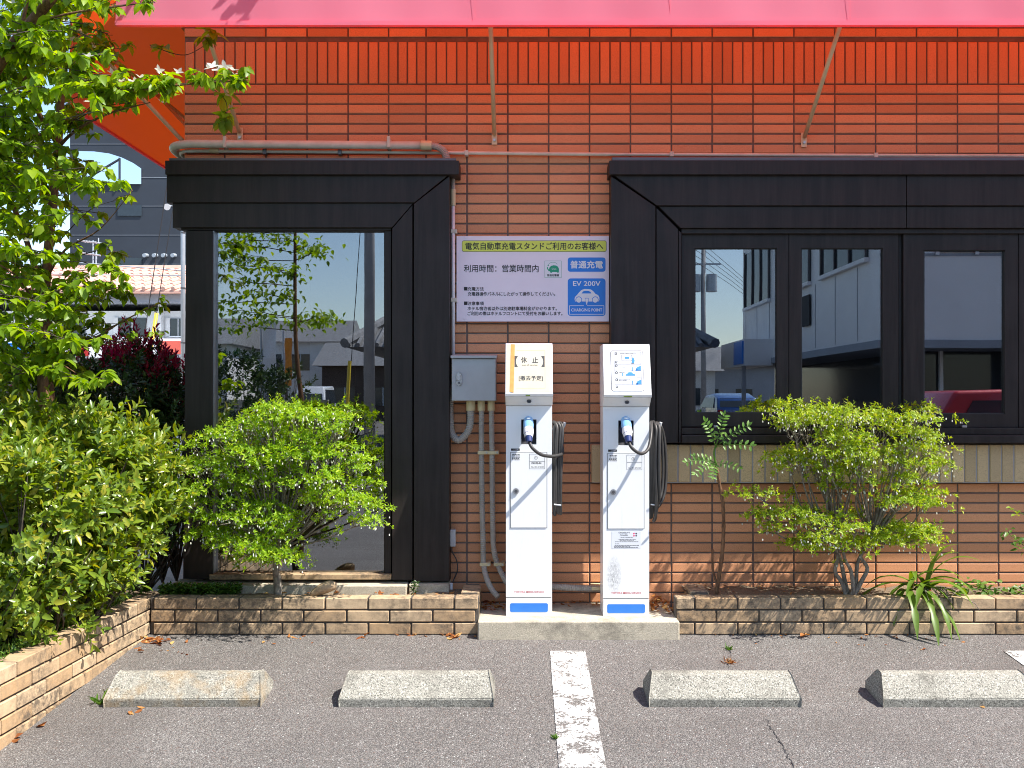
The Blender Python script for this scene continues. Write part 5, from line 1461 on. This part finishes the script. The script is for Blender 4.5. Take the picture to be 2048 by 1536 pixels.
# ground cover in the left bed
n = 1500
gx = RNG.uniform(xc-1.2, xc-.1, n); gy = RNG.uniform(YF-1.9, -.05, n); gzv = RNG.uniform(.16, .21, n)
m2 = 420
gx = np.concatenate([gx, RNG.uniform(xc, PX(470,5.4), m2)]); gy = np.concatenate([gy, RNG.uniform(YF+.12, -.2, m2)]); gzv = np.concatenate([gzv, RNG.uniform(.175, .22, m2)])
pp = np.stack([gx, gy, gzv], 1)
gc = leaf_obj('ground_cover', shoots(pp, np.array([[0, -.1, 1.0]])+RNG.normal(0, .3, pp.shape), 4, .02, .030, .014, 35, 80), M['leaf_weed'], None)
tag(gc, 'low green ground cover at the foot of the hedge', 'ground cover', kind='stuff')
# yellowish moss-grass along the inner edge of the brick wing
n = 900
t = RNG.uniform(0, 1, n); gy = YF-1.9+t*1.85; gx = xc-.10-(1-t)*.075-np.abs(RNG.normal(0, .06, n)); pp = np.stack([gx, gy, np.full(n, .165)], 1)
gs = leaf_obj('grass', [leaf_arrays(pp, RNG.normal(size=(n, 3))*.45+np.array([[0, 0, 1.0]]), RNG.normal(size=(n, 3)), RNG.uniform(.03, .085, n), RNG.uniform(.004, .009, n), .1, .35)], M['leaf_lily'], None)
tag(gs, 'yellow green grass along the inner edge of the brick wing', 'grass', kind='stuff')

# ---- dead leaves lying about
dl = []
def litter(pts, L):
    for (x, y, z, s) in pts:
        d = RNG.normal(size=(1, 3))*np.array([[1, 1, .18]])
        dl.append(leaf_arrays(np.array([[x, y, z+.004]]), d, np.array([[random.gauss(0,.3), random.gauss(0,.3), 1.0]]), np.array([s]), np.array([s*random.uniform(.4,.6)]), random.uniform(-.3,.4), random.uniform(-.35,.35)))
def onground(x, y):
    Zg = ZF*(1270-628)/(y-628.0); q = P(x, y, Zg); return q.x, q.y, gz(q.y)
L0 = []
for (x, y, n, sx, sy, s) in ((305,1283,26,20,7,.055),(90,1410,6,22,8,.06),(60,1455,3,25,4,.06),(8,1475,5,12,12,.06),(905,1274,16,30,4,.05),(820,1273,6,18,3,.045),(725,1274,5,12,3,.05),(600,1274,4,40,2,.045),(1620,1270.5,3,10,1,.07),(1540,1273,8,90,3,.028),(1800,1275,9,120,4,.03),(270,1300,3,8,8,.055),(1040,1279,1,1,1,.05),(255,1424,2,8,3,.045),(275,1420,2,15,3,.05),(1960,1413,1,1,1,.05),(1850,1300,2,4,2,.025),(1700,1290,8,220,8,.022),(500,1285,8,180,8,.025),(330,1300,6,60,14,.03)):
    for _ in range(n):
        a = onground(x+random.gauss(0, sx*.6), max(1271.5, y+random.gauss(0, sy*.6))); L0.append((*a, s*random.uniform(.55, 1.2)))
for _ in range(75):
    L0.append((random.uniform(xc+.02, xr-.12), random.uniform(YF+.11, -.2), .18, random.uniform(.015, .04)))
for _ in range(70):
    L0.append((random.uniform(xq+.12, 3.2), random.uniform(YF+.11, -.03), .19, random.uniform(.012, .035)))
for _ in range(40):
    L0.append((random.uniform(PX(962,5.6), PX(1010,5.6)), random.uniform(-.3, -.02), .095, random.uniform(.02, .045)))
for _ in range(60):
    L0.append((random.uniform(PX(1300,5.5), xq+.0), random.uniform(-.32, -.02), .095+random.uniform(0,.03), random.uniform(.02, .05)))
for _ in range(25):
    L0.append((random.uniform(PX(1105,5.6), PX(1200,5.6)), random.uniform(-.12, -.02), .095, random.uniform(.015, .03)))
litter(L0, 0)
tag(leaf_obj('fallen_leaves', dl, M['leaf_dead'], None), 'scattered dry brown and red fallen leaves on asphalt, plinth and soil', 'fallen leaves', kind='stuff')
# pale half-round roof tile or stone lying on the soil
pb = smooth_path([P(622,1190,5.36), P(640,1180,5.36), P(660,1172,5.36), P(672,1172,5.36)], 4); k = len(pb)
st = MB().tube(pb, [.006+.026*math.sin(math.pi*min(1,(i+1)/k*.85)) for i in range(k)], 8).build('stone', M['brick'], smooth=True)
tag(st, 'pale elongated stone lying on the soil below the corner window', 'stone')

# ================================================================== THE STREET BEYOND, LEFT OF THE BUILDING
def bx(x0, y0, x1, y1, Z, dep, name, m, parent, dz=0):
    """a box whose front face fills the given photo rectangle at distance Z"""
    return MB().box(PX(x0,Z), PX(x1,Z), Z-ZW, Z-ZW+dep, PZ(y1,Z), PZ(y0,Z)).build(name, m, parent)
# slate clad hall
ZH = 45.0
hall = empty('slate_hall', (PX(250,ZH), ZH-ZW, 0), 'tall dark slate clad hall with an arched window beyond the pink roofed shop', 'building')
MB().box(PX(140,ZH), -4.0, ZH-ZW, ZH-ZW+12, 0, 19).build('wall', M['slate'], hall)
for yy in (288, 355, 412, 470, 528):
    MB().box(PX(141,ZH), -4.1, ZH-ZW-.02, ZH-ZW-.003, PZ(yy+.7,ZH), PZ(yy,ZH)).build('panel_joint', M['grey_eave'], hall)
fh = Frame((0, ZH-ZW, 0))
arch = [(PX(156,ZH), PZ(369,ZH)), (PX(284,ZH), PZ(369,ZH)), (PX(284,ZH), PZ(338,ZH)), (PX(268,ZH), PZ(327,ZH)), (PX(245,ZH), PZ(316,ZH)), (PX(220,ZH), PZ(308,ZH)), (PX(190,ZH), PZ(304,ZH)), (PX(156,ZH), PZ(303,ZH))]
aw = fh.poly(arch, .03, .10, 'arched_window', M['skypane'], hall)
fh.polys([bar2d(PX(241,ZH),PZ(369,ZH),PX(241,ZH),PZ(317,ZH),.06), bar2d(PX(164,ZH),PZ(365,ZH),PX(240,ZH),PZ(320,ZH),.06)], .11, .16, 'window_brace', M['slate'], aw)
for xx in (294, 313, 331, 350):
    MB().tube([(PX(xx,ZH), ZH-ZW, PZ(511,ZH)), (PX(xx,ZH), ZH-ZW-.35, PZ(513,ZH))], .09, 10).build('spotlight', M['galv'], hall)
for (a, c, y0, y1) in ((236,284,410,432),(236,284,516,540)):
    fh.poly([(PX(a,ZH),PZ(y1,ZH)),(PX(c,ZH),PZ(y1,ZH)),(PX(c,ZH),PZ(y0,ZH)),(PX(a,ZH),PZ(y0,ZH))], .02, .05, 'louvre', M['darkglass'], hall)
# shop with pink tiled roof
ZH2 = 25.0
shop = empty('shop_house', (PX(250,ZH2), ZH2-ZW, 0), 'white shop house with pink tiled roof and coloured fascia across the street', 'building')
xs0, xs1 = PX(-160,ZH2), PX(640,ZH2)
MB().box(xs0, xs1, ZH2-ZW, ZH2-ZW+7, 0, PZ(622,ZH2)).build('wall', M['housewhite'], shop)
MB().box(xs0-.1, xs1+.1, ZH2-ZW-.35, ZH2-ZW+7, PZ(608,ZH2), PZ(590,ZH2)).build('eave', M['grey_eave'], shop)
z0, z1 = PZ(591,ZH2), PZ(591,ZH2)+.95
rf = MB().prismx([(ZH2-ZW-.6,z0),(ZH2-ZW-.6,z0+.06),(ZH2-ZW+2.9,z1+.06),(ZH2-ZW+6.5,z0+.06),(ZH2-ZW+6.5,z0)][::-1], xs0-.2, xs1+.2).build('roof', M['roofpink'], shop)
b = MB(); x = xs0-.15
while x < xs1+.15:
    n = 6
    for k in range(n):
        t0, t1 = k/n, (k+1)/n
        b.tube([(x, ZH2-ZW-.62+3.5*t0, z0+.075+.95*t0+.03), (x, ZH2-ZW-.62+3.5*t1, z0+.075+.95*t1)], .055, 6)
    x += .24
tag(b.build('roof_tiles', M['roofpink'], rf), kind='stuff')
MB().tube([(xs0-.2, ZH2-ZW+2.9, z1+.1), (xs1+.2, ZH2-ZW+2.9, z1+.1)], .10, 8).build('ridge', M['roofpink'], rf)
for (a, c, y0, y1) in ((340,372,637,672),(236,292,636,674),(120,170,640,674),(470,520,637,672)):
    w_ = bx(a, y0, c, y1, ZH2-.03, .02, 'window', M['darkglass'], shop)
    bx(a-9, y0-1, a-.5, y1+1, ZH2-.06, .05, 'shutter', M['housewhite'], w_)
    bx(a-1, y1, c+1, y1+2, ZH2-.12, .1, 'sill', M['panelwhite'], w_)
    bx((a+c)/2-.6, y0, (a+c)/2+.6, y1, ZH2-.05, .015, 'mullion', M['panelwhite'], w_)
bx(316, 600, 322, 720, ZH2-.25, .2, 'downpipe', M['housewhite'], shop)
fa = bx(-160, 677, 640, 716, ZH2-.9, .9, 'fascia', M['panelwhite'], shop)
bx(317, 682, 408, 708, ZH2-.93, .02, 'coral_panel', M['red_sign'], fa)
bx(428, 682, 478, 709, ZH2-.93, .02, 'green_panel', M['green_sign'], fa)
bx(-60, 686, 122, 706, ZH2-.93, .02, 'blue_panel', M['signblue'], fa)
bx(160, 690, 176, 712, ZH2-.93, .02, 'red_panel', M['taillight'], fa)
for a in range(-150, 640, 62):
    bx(a, 719, a+56, 800, ZH2-.02, .02, 'shop_window', M['darkglass'], shop)
# aerials on its roof
for i, (x, y, L) in enumerate(((180,484,34),(178,508,30))):
    r = empty('tv_aerial', P(186, 560, ZH2+2.9), ('upper' if i == 0 else 'lower')+' thin TV aerial above the pink tiled roof', 'aerial')
    Za = ZH2+2.9
    MB().tube([P(186+i*6,562,Za), P(186+i*6,y-3,Za)], .018, 6).build('mast', M['galv'], r)
    b = MB().tube([P(x-L/2,y-2,Za), P(x+L/2+8,y+3,Za)], .02, 6)
    for k in range(7):
        c = P(x-L/2+k*(L/6), y-2+k*.6, Za); b.tube([c+Vector((0,-.25,0)), c+Vector((0,.25,0))], .01, 5)
    b.tube([P(x+L/2,y-8,Za), P(x+L/2,y+11,Za)], .016, 5)
    b.build('elements', M['galv'], r)
# steel post, stay wires with yellow and black guards, overhead lines
Zp = 15.0
pst = empty('steel_post', (PX(366,Zp), Zp-ZW, 0), 'slim galvanised steel post rising past the corner window header', 'post')
MB().tube([(PX(366,Zp), Zp-ZW, 0), (PX(366,Zp), Zp-ZW, 7.5)], .033, 12).build('shaft', M['galv'], pst, smooth=True)
for yy in (464, 575, 684): MB().tube([P(366,yy,Zp), P(366,yy+3,Zp)], .038, 12).build('band', M['darksteel'], pst)
lampc = P(337,413,Zp); MB().tube([lampc, lampc+Vector((.02,-.12,-.03))], [.03,.05], 10).build('lamp_head', M['panelwhite'], pst); MB().tube([lampc, P(366,405,Zp)], .012, 6).build('lamp_arm', M['galv'], pst)
for i, (xa_, ya_, xb_, yb_, m_, lab) in enumerate(((352,250,279,735,'black','stay wire with a black foam guard at its foot'),(372,250,296,735,'yellow','stay wire with a yellow plastic guard at its foot'))):
    Zg = 12.0+i
    r = empty('stay_wire', P(xb_, yb_, Zg), lab, 'stay wire')
    a, e = P(xa_, ya_, Zg), P(xb_, yb_, Zg); e2 = e+(e-a).normalized()*.9
    MB().tube([a+(a-e)*.6, e2], .006, 5).build('wire', M['wire'], r)
    t0 = .94 if i == 0 else .775
    MB().tube([a.lerp(e, t0), e2], .035 if i == 0 else .024, 10).build('guard', M[m_], r, smooth=True)
for i, (ya_, yb_, lab) in enumerate(((524,541,'upper overhead cable crossing before the slate hall'),(549,551,'lower overhead cable just above the pink roof'))):
    Zg = 20.0+i
    tag(MB().tube([P(-200,ya_-10,Zg), P(140,ya_,Zg), P(362,yb_,Zg), P(700,yb_+12,Zg)], .011, 5).build('overhead_cable', M['galv'], smooth=True), lab, 'cable')
# paved strip between the hedge and the street
ground_strip(-12, XL-.05, 11, .3, .006, 'side_path', M['concrete'], lot)

# ================================================================== ACROSS THE LOT, BEHIND THE CAMERA (seen in the window glass)
YG = -.055
def R(x, y, Zv):
    """pixel of a mirror image at virtual distance Zv -> where the real thing stands"""
    q = P(x, y, Zv); q.y = 2*YG-q.y; return q
# white office block with a projecting upper storey
office = empty('office_block', (10, -18, 0), 'white panelled office block with ribbon windows and blue sign across the lot', 'building')
xo0, xo1 = 6.5, 22.0; yn, yf = -12.6, -24.0
g0 = gz(-13)
MB().box(xo0, xo1, yf, yn, 2.35, 6.9).build('upper_storey', M['panelwhite'], office)
MB().box(xo0+1.3, xo1, yf+.5, yn-1.3, g0, 2.35).build('ground_floor', M['darkglass'], office)
MB().box(xo0-.05, xo1, yf-.05, yn+.05, 2.20, 2.35).build('soffit', M['grey_eave'], office)
for k in range(6):
    x = xo0+.25+k*2.9
    MB().box(x, x+.16, yn-.35, yn-.2, g0, 2.2).build('column', M['galv'], office)
for k in range(9):
    x = xo0+1.6+k*1.5
    MB().box(x, x+.06, yn-1.28, yn-1.2, g0, 2.2).build('shopfront_mullion', M['panelwhite'], office)
for k in range(3):
    y = yf+.4+k*3.75
    w_ = MB().box(xo0-.03, xo0+.02, y, y+2.9, 3.95, 5.5).build('window', M['darkglass'], office)
    for q_ in (0, .95, 1.9, 2.84): MB().box(xo0-.07, xo0-.032, y+q_, y+q_+.06, 3.9, 5.55).build('mullion', M['darksteel'], w_)
    MB().box(xo0-.10, xo0-.002, y-.05, y+2.95, 3.86, 3.94).build('sill', M['panelwhite'], w_)
for k in range(5):
    x = xo0+1.0+k*2.9
    w_ = MB().box(x, x+2.2, yn-.02, yn+.03, 3.95, 5.5).build('window', M['darkglass'], office)
    for q_ in (0, .72, 1.44, 2.14): MB().box(x+q_, x+q_+.06, yn+.032, yn+.07, 3.9, 5.55).build('mullion', M['panelwhite'], w_)
for k in range(8):
    MB().box(xo0-.008, xo0-.002, yf+.4+k*1.4, yf+.42+k*1.4, 2.4, 3.84).build('panel_joint', M['grey_eave'], office)
    MB().box(xo0+.6+k*1.9, xo0+.62+k*1.9, yn+.002, yn+.008, 2.4, 3.84).build('panel_joint', M['grey_eave'], office)
for k in range(26):
    MB().box(xo0+.3+k*.44, xo0+.315+k*.44, yn+.002, yn+.007, 5.56, 6.88).build('cladding_rib', M['grey_eave'], office)
MB().box(xo0-.002, xo1, yn+.003, yn+.012, 3.88, 3.93).build('string_course', M['grey_eave'], office)
MB().box(xo0-.06, xo0-.03, -17.6, -16.9, 2.95, 3.65).build('vent_cover', M['seam'], office)
cp = MB().box(xo0-.75, xo0-.002, yf+.5, yf+3.6, 2.15, 2.85).build('canopy', M['panelwhite'], office)
MB().box(xo0-.79, xo0-.752, yf+2.4, yf+3.5, 2.2, 2.8).build('blue_sign', M['signblue'], cp)
MB().box(xo0-.7, xo0-.6, yf+3.0, yf+3.1, g0, 2.15).build('post', M['galv'], cp)
# old house with grey tiled hip roof
hy0, hy1 = -21.5, -31.0
house = empty('tiled_roof_house', (0, -26, 0), 'old wooden house with grey tiled hip roof across the road', 'building')
MB().box(-3.9, 4.2, hy1+.8, hy0-.8, 0, 2.75).build('wall', M['wood'], house)
ez, rz_ = 2.7, 4.3
b = MB(); b.add([(-4.9,hy0,ez),(5.2,hy0,ez),(5.2,hy1,ez),(-4.9,hy1,ez),(-3.3,(hy0+hy1)/2,rz_),(3.6,(hy0+hy1)/2,rz_)], [(0,4,5,1),(1,5,2),(2,5,4,3),(3,4,0),(0,1,2,3)])
rf = b.build('roof', M['roofgrey'], house)
b = MB(); x = -4.8
while x < 5.1:
    ym = (hy0+hy1)/2
    t = 1.0
    if x < -3.3: t = (x+4.9)/1.6
    if x > 3.6: t = (5.2-x)/1.6
    if t > .05: b.tube([(x, hy0, ez+.05), (x, hy0+(ym-hy0)*t, ez+(rz_-ez)*t+.05)], .07, 6)
    x += .26
tag(b.build('roof_tiles', M['roofgrey'], rf), kind='stuff')
for a, c in (((-4.9,hy0,ez+.1),(-3.3,(hy0+hy1)/2,rz_+.1)), ((5.2,hy0,ez+.1),(3.6,(hy0+hy1)/2,rz_+.1)), ((-3.3,(hy0+hy1)/2,rz_+.1),(3.6,(hy0+hy1)/2,rz_+.1))):
    MB().tube([a, c], .14, 8).build('ridge', M['roofgrey'], rf)
for x in (-3.2, -1.2, .8, 2.6):
    w_ = MB().box(x, x+1.3, hy0-.8, hy0-.76, .8, 2.1).build('window', M['darkglass'], house)
    MB().box(x+.62, x+.68, hy0-.757, hy0-.73, .8, 2.1).build('mullion', M['galv'], w_)
MB().box(-14, -6.4, -27, -26.8, 0, 1.25).build('block_wall', M['concrete'])
tag(bpy.data.objects['block_wall'], 'grey block wall beside the tiled roof house across the road', 'wall')
# utility poles with wires
def upole(x, Zv, r0, h, lab, box=True):
    q = R(x, 800, Zv); g = gz(q.y)
    r = empty('utility_pole', (q.x, q.y, g), lab, 'utility pole', 'utility poles across the road')
    MB().tube([(q.x, q.y, g), (q.x, q.y, h)], [r0, r0*.7], 12).build('shaft', M['polec'], r, smooth=True)
    for k in range(2): MB().box(q.x-.9, q.x+.9, q.y-.05, q.y+.05, h-.5-k*.8, h-.42-k*.8).build('crossarm', M['galv'], r)
    if box:
        for s in (-1, 1): MB().tube([(q.x+s*.42, q.y+.05, h-2.7), (q.x+s*.42, q.y+.05, h-1.8)], .28, 12).build('transformer', M['galv'], r, smooth=True, angle=40)
    for k in range(4): MB().tube([(q.x-.8+.5*k, q.y, h-.42), (q.x-.8+.5*k, q.y, h-.25)], .04, 6).build('insulator', M['panelwhite'], r)
    return Vector((q.x, q.y, h))
p1 = upole(739, 20, .12, 10.5, 'thick concrete utility pole mirrored in the corner window', False)
p2 = upole(1407, 52, .15, 9.6, 'distant utility pole with transformers mirrored in the wide window')
for k in range(5):
    dz = -.3-.42*k; a = p1+Vector((0,0,dz)); e = p2+Vector((0,0,dz*.7)); m_ = a.lerp(e,.5)+Vector((0,0,-.6))
    tag(MB().tube(smooth_path([a+(a-e)*1.5, a, m_, e, e+(e-a)*1.5], 5), .014, 5).build('power_line', M['wire'], smooth=True), ['topmost','second from top','middle','second from bottom','lowest'][k]+' black power line strung between the two utility poles', 'cable', 'power lines between the poles')
q = R(712, 800, 19)
r = empty('stay_wire', (q.x, q.y, gz(q.y)), 'stay wire with yellow guard beside the thick utility pole', 'stay wire')
MB().tube([(q.x-.25, q.y, gz(q.y)), (q.x+.3, q.y-.5, 9)], .008, 5).build('wire', M['wire'], r)
MB().tube([(q.x-.25, q.y, gz(q.y)), (q.x-.14, q.y-.1, 2.0)], .035, 8).build('guard', M['yellow'], r)
# banners on poles
for (xa_, xb_, ya_, yb_, Zv, m_, lab) in ((522,548,640,772,13.0,'panelwhite','tall white banner on a pole across the lot'),(566,580,676,772,13.5,'banner_o','narrow orange banner on a pole across the lot')):
    a = R(xa_, ya_, Zv); e = R(xb_, yb_, Zv); r = empty('banner_flag', (a.x, a.y, gz(a.y)), lab, 'banner')
    MB().tube([(a.x, a.y, gz(a.y)), (a.x, a.y, a.z+.1)], .014, 8).build('pole', M['galv'], r)
    b = MB(); n = 8
    for j in range(n+1):
        for i in range(5):
            b.v.append((a.x+.02+(e.x-a.x)*i/4, a.y+.02*math.sin(j*1.3+i), a.z+(e.z-a.z)*j/n))
    b.f = [(j*5+i, j*5+i+1, (j+1)*5+i+1, (j+1)*5+i) for j in range(n) for i in range(4)]
    b.build('cloth', M[m_], r, smooth=True)
# vehicles
def vehicle(name, label, cat, loc, rz, prof, belt, W, paint, wheels, wr, windows):
    """prof: side outline (length, height); above the belt the body leans in"""
    r = empty(name, loc, label, cat); r.rotation_euler = (0, 0, rz)
    b = MB(); n = len(prof)
    def half(z): return W/2-(0 if z <= belt else (z-belt)*.22)
    b.v = [(x, -half(z), z) for x, z in prof]+[(x, half(z), z) for x, z in prof]
    b.f = [tuple(range(n)), tuple(range(2*n-1, n-1, -1))]+[(i, i+n, (i+1)%n+n, (i+1)%n) for i in range(n)]
    me = bpy.data.meshes.new('body'); me.from_pydata(b.v, [], b.f); me.update()
    o = bpy.data.objects.new('body', me); COL.objects.link(o); me.materials.append(paint); o.parent = r
    bv = o.modifiers.new('bevel', 'BEVEL'); bv.width = .05; bv.segments = 3; bv.limit_method = 'ANGLE'
    me.polygons.foreach_set('use_smooth', [True]*len(me.polygons))
    def ch(mb, nm, m_, par=r):
        me = bpy.data.meshes.new(nm); me.from_pydata(mb.v, [], mb.f); me.update(); q = bpy.data.objects.new(nm, me); COL.objects.link(q); me.materials.append(m_); q.parent = par; return q
    for (xa_, xb_, za_, zb_, s0, s1) in windows['side']:
        for s in (-1, 1):
            m2 = MB(); v = [(xa_, s*(half(za_)+.012), za_), (xb_, s*(half(za_)+.012), za_), (xb_-s1, s*(half(zb_)+.012), zb_), (xa_+s0, s*(half(zb_)+.012), zb_)]
            v += [(x, y-s*.02, z) for x, y, z in v]
            m2.add(v, [(0,1,2,3),(7,6,5,4),(0,4,5,1),(1,5,6,2),(2,6,7,3),(3,7,4,0)]); ch(m2, 'side_window', M['darkglass'])
    for (x0_, z0_, x1_, z1_, s) in windows['ends']:
        m2 = MB(); h0, h1 = half(z0_)-.12, half(z1_)-.10
        v = [(x0_+s*.012, -h0, z0_), (x0_+s*.012, h0, z0_), (x1_+s*.012, h1, z1_), (x1_+s*.012, -h1, z1_)]; v += [(x-s*.02, y, z) for x, y, z in v]
        m2.add(v, [(0,1,2,3),(7,6,5,4),(0,4,5,1),(1,5,6,2),(2,6,7,3),(3,7,4,0)]); ch(m2, 'windscreen', M['darkglass'])
    for wx in wheels:
        for s in (-1, 1):
            t = ch(MB().tube([(wx, s*(W/2-.17), wr), (wx, s*(W/2+.012), wr)], wr, 18), 'tyre', M['tyre'])
            ch(MB().tube([(wx, s*(W/2-.02), wr), (wx, s*(W/2+.02), wr)], wr*.62, 14), 'rim', M['steel'], t)
    x0 = min(p[0] for p in prof); x1 = max(p[0] for p in prof)
    for s in (-1, 1):
        ch(MB().box(x0-.015, x0+.05, s*(W/2-.12)-.09, s*(W/2-.12)+.09, belt-.28, belt-.06), 'tail_light', M['taillight'])
        ch(MB().box(x1-.05, x1+.015, s*(W/2-.2)-.13, s*(W/2-.2)+.13, belt-.32, belt-.16), 'headlight', M['panelwhite'])
    ch(MB().box(x0-.02, x0+.02, -.17, .17, .52, .68), 'number_plate', M['panelwhite'])
    ch(MB().box(x0-.05, x0+.05, -W/2+.08, W/2-.08, .28, .44), 'bumper', M['darksteel'])
    return r
hatch = [(-2.0,.25),(2.05,.25),(2.12,.55),(2.0,.78),(1.1,.95),(.45,1.42),(-.9,1.50),(-1.75,1.32),(-2.02,.95),(-2.08,.55)]
hw_ = {'side': [(-1.4,.95,.95,1.34,.12,.52)], 'ends': [(-2.0,.98,-1.74,1.31,-1), (1.08,.98,.47,1.40,1)]}
van = [(-1.65,.25),(1.65,.25),(1.70,.75),(1.52,1.10),(1.05,1.82),(-1.55,1.88),(-1.68,1.75),(-1.70,.6)]
vw = {'side': [(-1.45,-.55,1.08,1.70,.02,.02),(-.45,.1,1.08,1.70,.02,.02),(.2,1.25,1.08,1.70,.02,.40)], 'ends': [(-1.70,1.08,-1.69,1.65,-1), (1.50,1.14,1.08,1.74,1)]}
q = R(1452, 800, 40); vehicle('parked_car', 'blue hatchback seen from behind in the window reflection', 'car', (q.x, q.y, gz(q.y)), math.radians(-92), hatch, .93, 1.68, M['carblue'], (-1.25, 1.3), .31, hw_)
q = R(1960, 800, 12.4); vehicle('parked_van', 'boxy red van reflected low in the wide window', 'van', (q.x+.5, q.y, gz(q.y)), math.radians(180), van, 1.05, 1.48, M['carred'], (-1.05, 1.15), .28, vw)
q = R(630, 800, 44); vehicle('parked_van', 'boxy white van by the old house, reflected in the corner window', 'van', (q.x, q.y, gz(q.y)), math.radians(88), van, 1.05, 1.48, M['carwhite'], (-1.05, 1.15), .28, vw)

# second dogwood and hedge in the left bed towards the road, outside the frame but mirrored in the corner window
q = R(600, 800, 10.2)
d2 = empty('dogwood_tree', (q.x, q.y, .1), 'second dogwood nearer the road, seen only as a reflection in the corner window', 'tree')
tr = MB(); Vd = []; tw = MB(); fpos = []
top = Vector((q.x-.05, q.y, 3.1))
pth = smooth_path([Vector((q.x, q.y, -.35)), Vector((q.x+.04, q.y+.03, .9)), Vector((q.x-.05, q.y, 1.9)), top], 6)
tr.tube(pth, [.035*(1-.6*i/(len(pth)-1)) for i in range(len(pth))], 8)
tk = tr.build('trunk', M['bark_red'], d2, smooth=True)
def spray_w(a, e, n, spread):
    tw.tube(wander(a, e, 4, .04), [.006, .005, .004, .003, .002], 4, cap=False)
    m = n; t = RNG.uniform(.15, 1.05, m)[:, None]
    base = np.array(a)[None]*(1-t)+np.array(e)[None]*t+RNG.normal(0, spread, (m, 3))*np.array([[1, 1, .55]])
    d = RNG.normal(size=(m, 3))*np.array([1, 1, .35]); d[:, 2] -= .55
    sz = RNG.uniform(.7, 1.2, m)
    Vd.append(leaf_arrays(base, d, np.array([[0, 0, 1.0]])+RNG.normal(0, .3, (m, 3)), .068*sz, .041*sz, .18, .28, .66))
for (x, y) in ((450,480),(500,470),(560,475),(620,490),(640,500),(470,520),(530,530),(580,540),(450,560),(500,580),(560,585),(470,620),(520,630),(450,650),(600,640),(650,630),(670,640),(430,600),(420,520),(400,480),(520,430),(600,420),(450,410),(560,380),(480,350),(380,430)):
    e = R(x, y, random.uniform(9.6, 10.8)); a = pth[min(len(pth)-1, random.randint(10, len(pth)-1))]
    a = Vector((a.x, a.y, max(1.5, min(top.z, e.z-.05))))
    spray_w(a.lerp(e, .45), e, 55, .085)
    tw.tube([a, a.lerp(e, .45)], .006, 4, cap=False)
tw.build('twigs', M['bark_dark'], tk, smooth=True)
leaf_obj('crown', Vd, M['leaf_dog'], d2)
dome_shrub('evergreen_shrub', 'dark clipped hedge mirrored low in the corner window', [(tuple(R(470,790,10.0)), (.5,.5,.42), 330), (tuple(R(580,800,10.6)), (.45,.4,.36), 260), (tuple(R(380,790,9.6)), (.45,.4,.42), 200)], M['leaf_dark'], stemz=-.2)

# far houses closing the view beyond the road
fr_ = random.Random(21)
for i, (xv, wv, Zv, h, rh, m_, rm, lab) in enumerate((
    (300, 9.0, 58, 4.6, 1.7, 'housewhite', 'roofgrey', 'far white house with grey gable roof, mirrored behind the hedge'),
    (560, 8.0, 66, 5.2, 1.6, 'panelwhite', 'roofgrey', 'far two storey pale house mirrored beside the thick pole'),
    (760, 7.0, 60, 3.4, 1.5, 'wood', 'roofgrey', 'far dark timber house behind the block wall'),
    (1290, 9.0, 64, 3.2, 1.4, 'housewhite', 'roofgrey', 'far low white house mirrored at the jamb of the wide window'),
    (1465, 6.0, 70, 3.6, 1.6, 'grey_eave', 'roofgrey', 'far grey house beyond the blue car'))):
    q = R(xv, 800, Zv); r = empty('far_house', (q.x, q.y, 0), lab, 'house', 'far houses beyond the road')
    x0_, x1_, y1_ = q.x-wv/2, q.x+wv/2, q.y
    MB().box(x0_, x1_, y1_-7, y1_, 0, h).build('wall', M[m_], r)
    MB().prismx([(y1_+.6, h-.1), (y1_-3.5, h+rh), (y1_-7.6, h-.1)], x0_-.5, x1_+.5).build('roof', M[rm], r)
    for zz_ in ([.9] if h < 4 else [.9, 3.2]):
        x = x0_+.8
        while x < x1_-1.5:
            w_ = MB().box(x, x+1.2, y1_-.02, y1_+.04, zz_, zz_+1.1).build('window', M['darkglass'], r)
            MB().box(x+.57, x+.63, y1_+.042, y1_+.07, zz_, zz_+1.1).build('mullion', M['galv'], w_)
            x += fr_.uniform(1.9, 2.6)
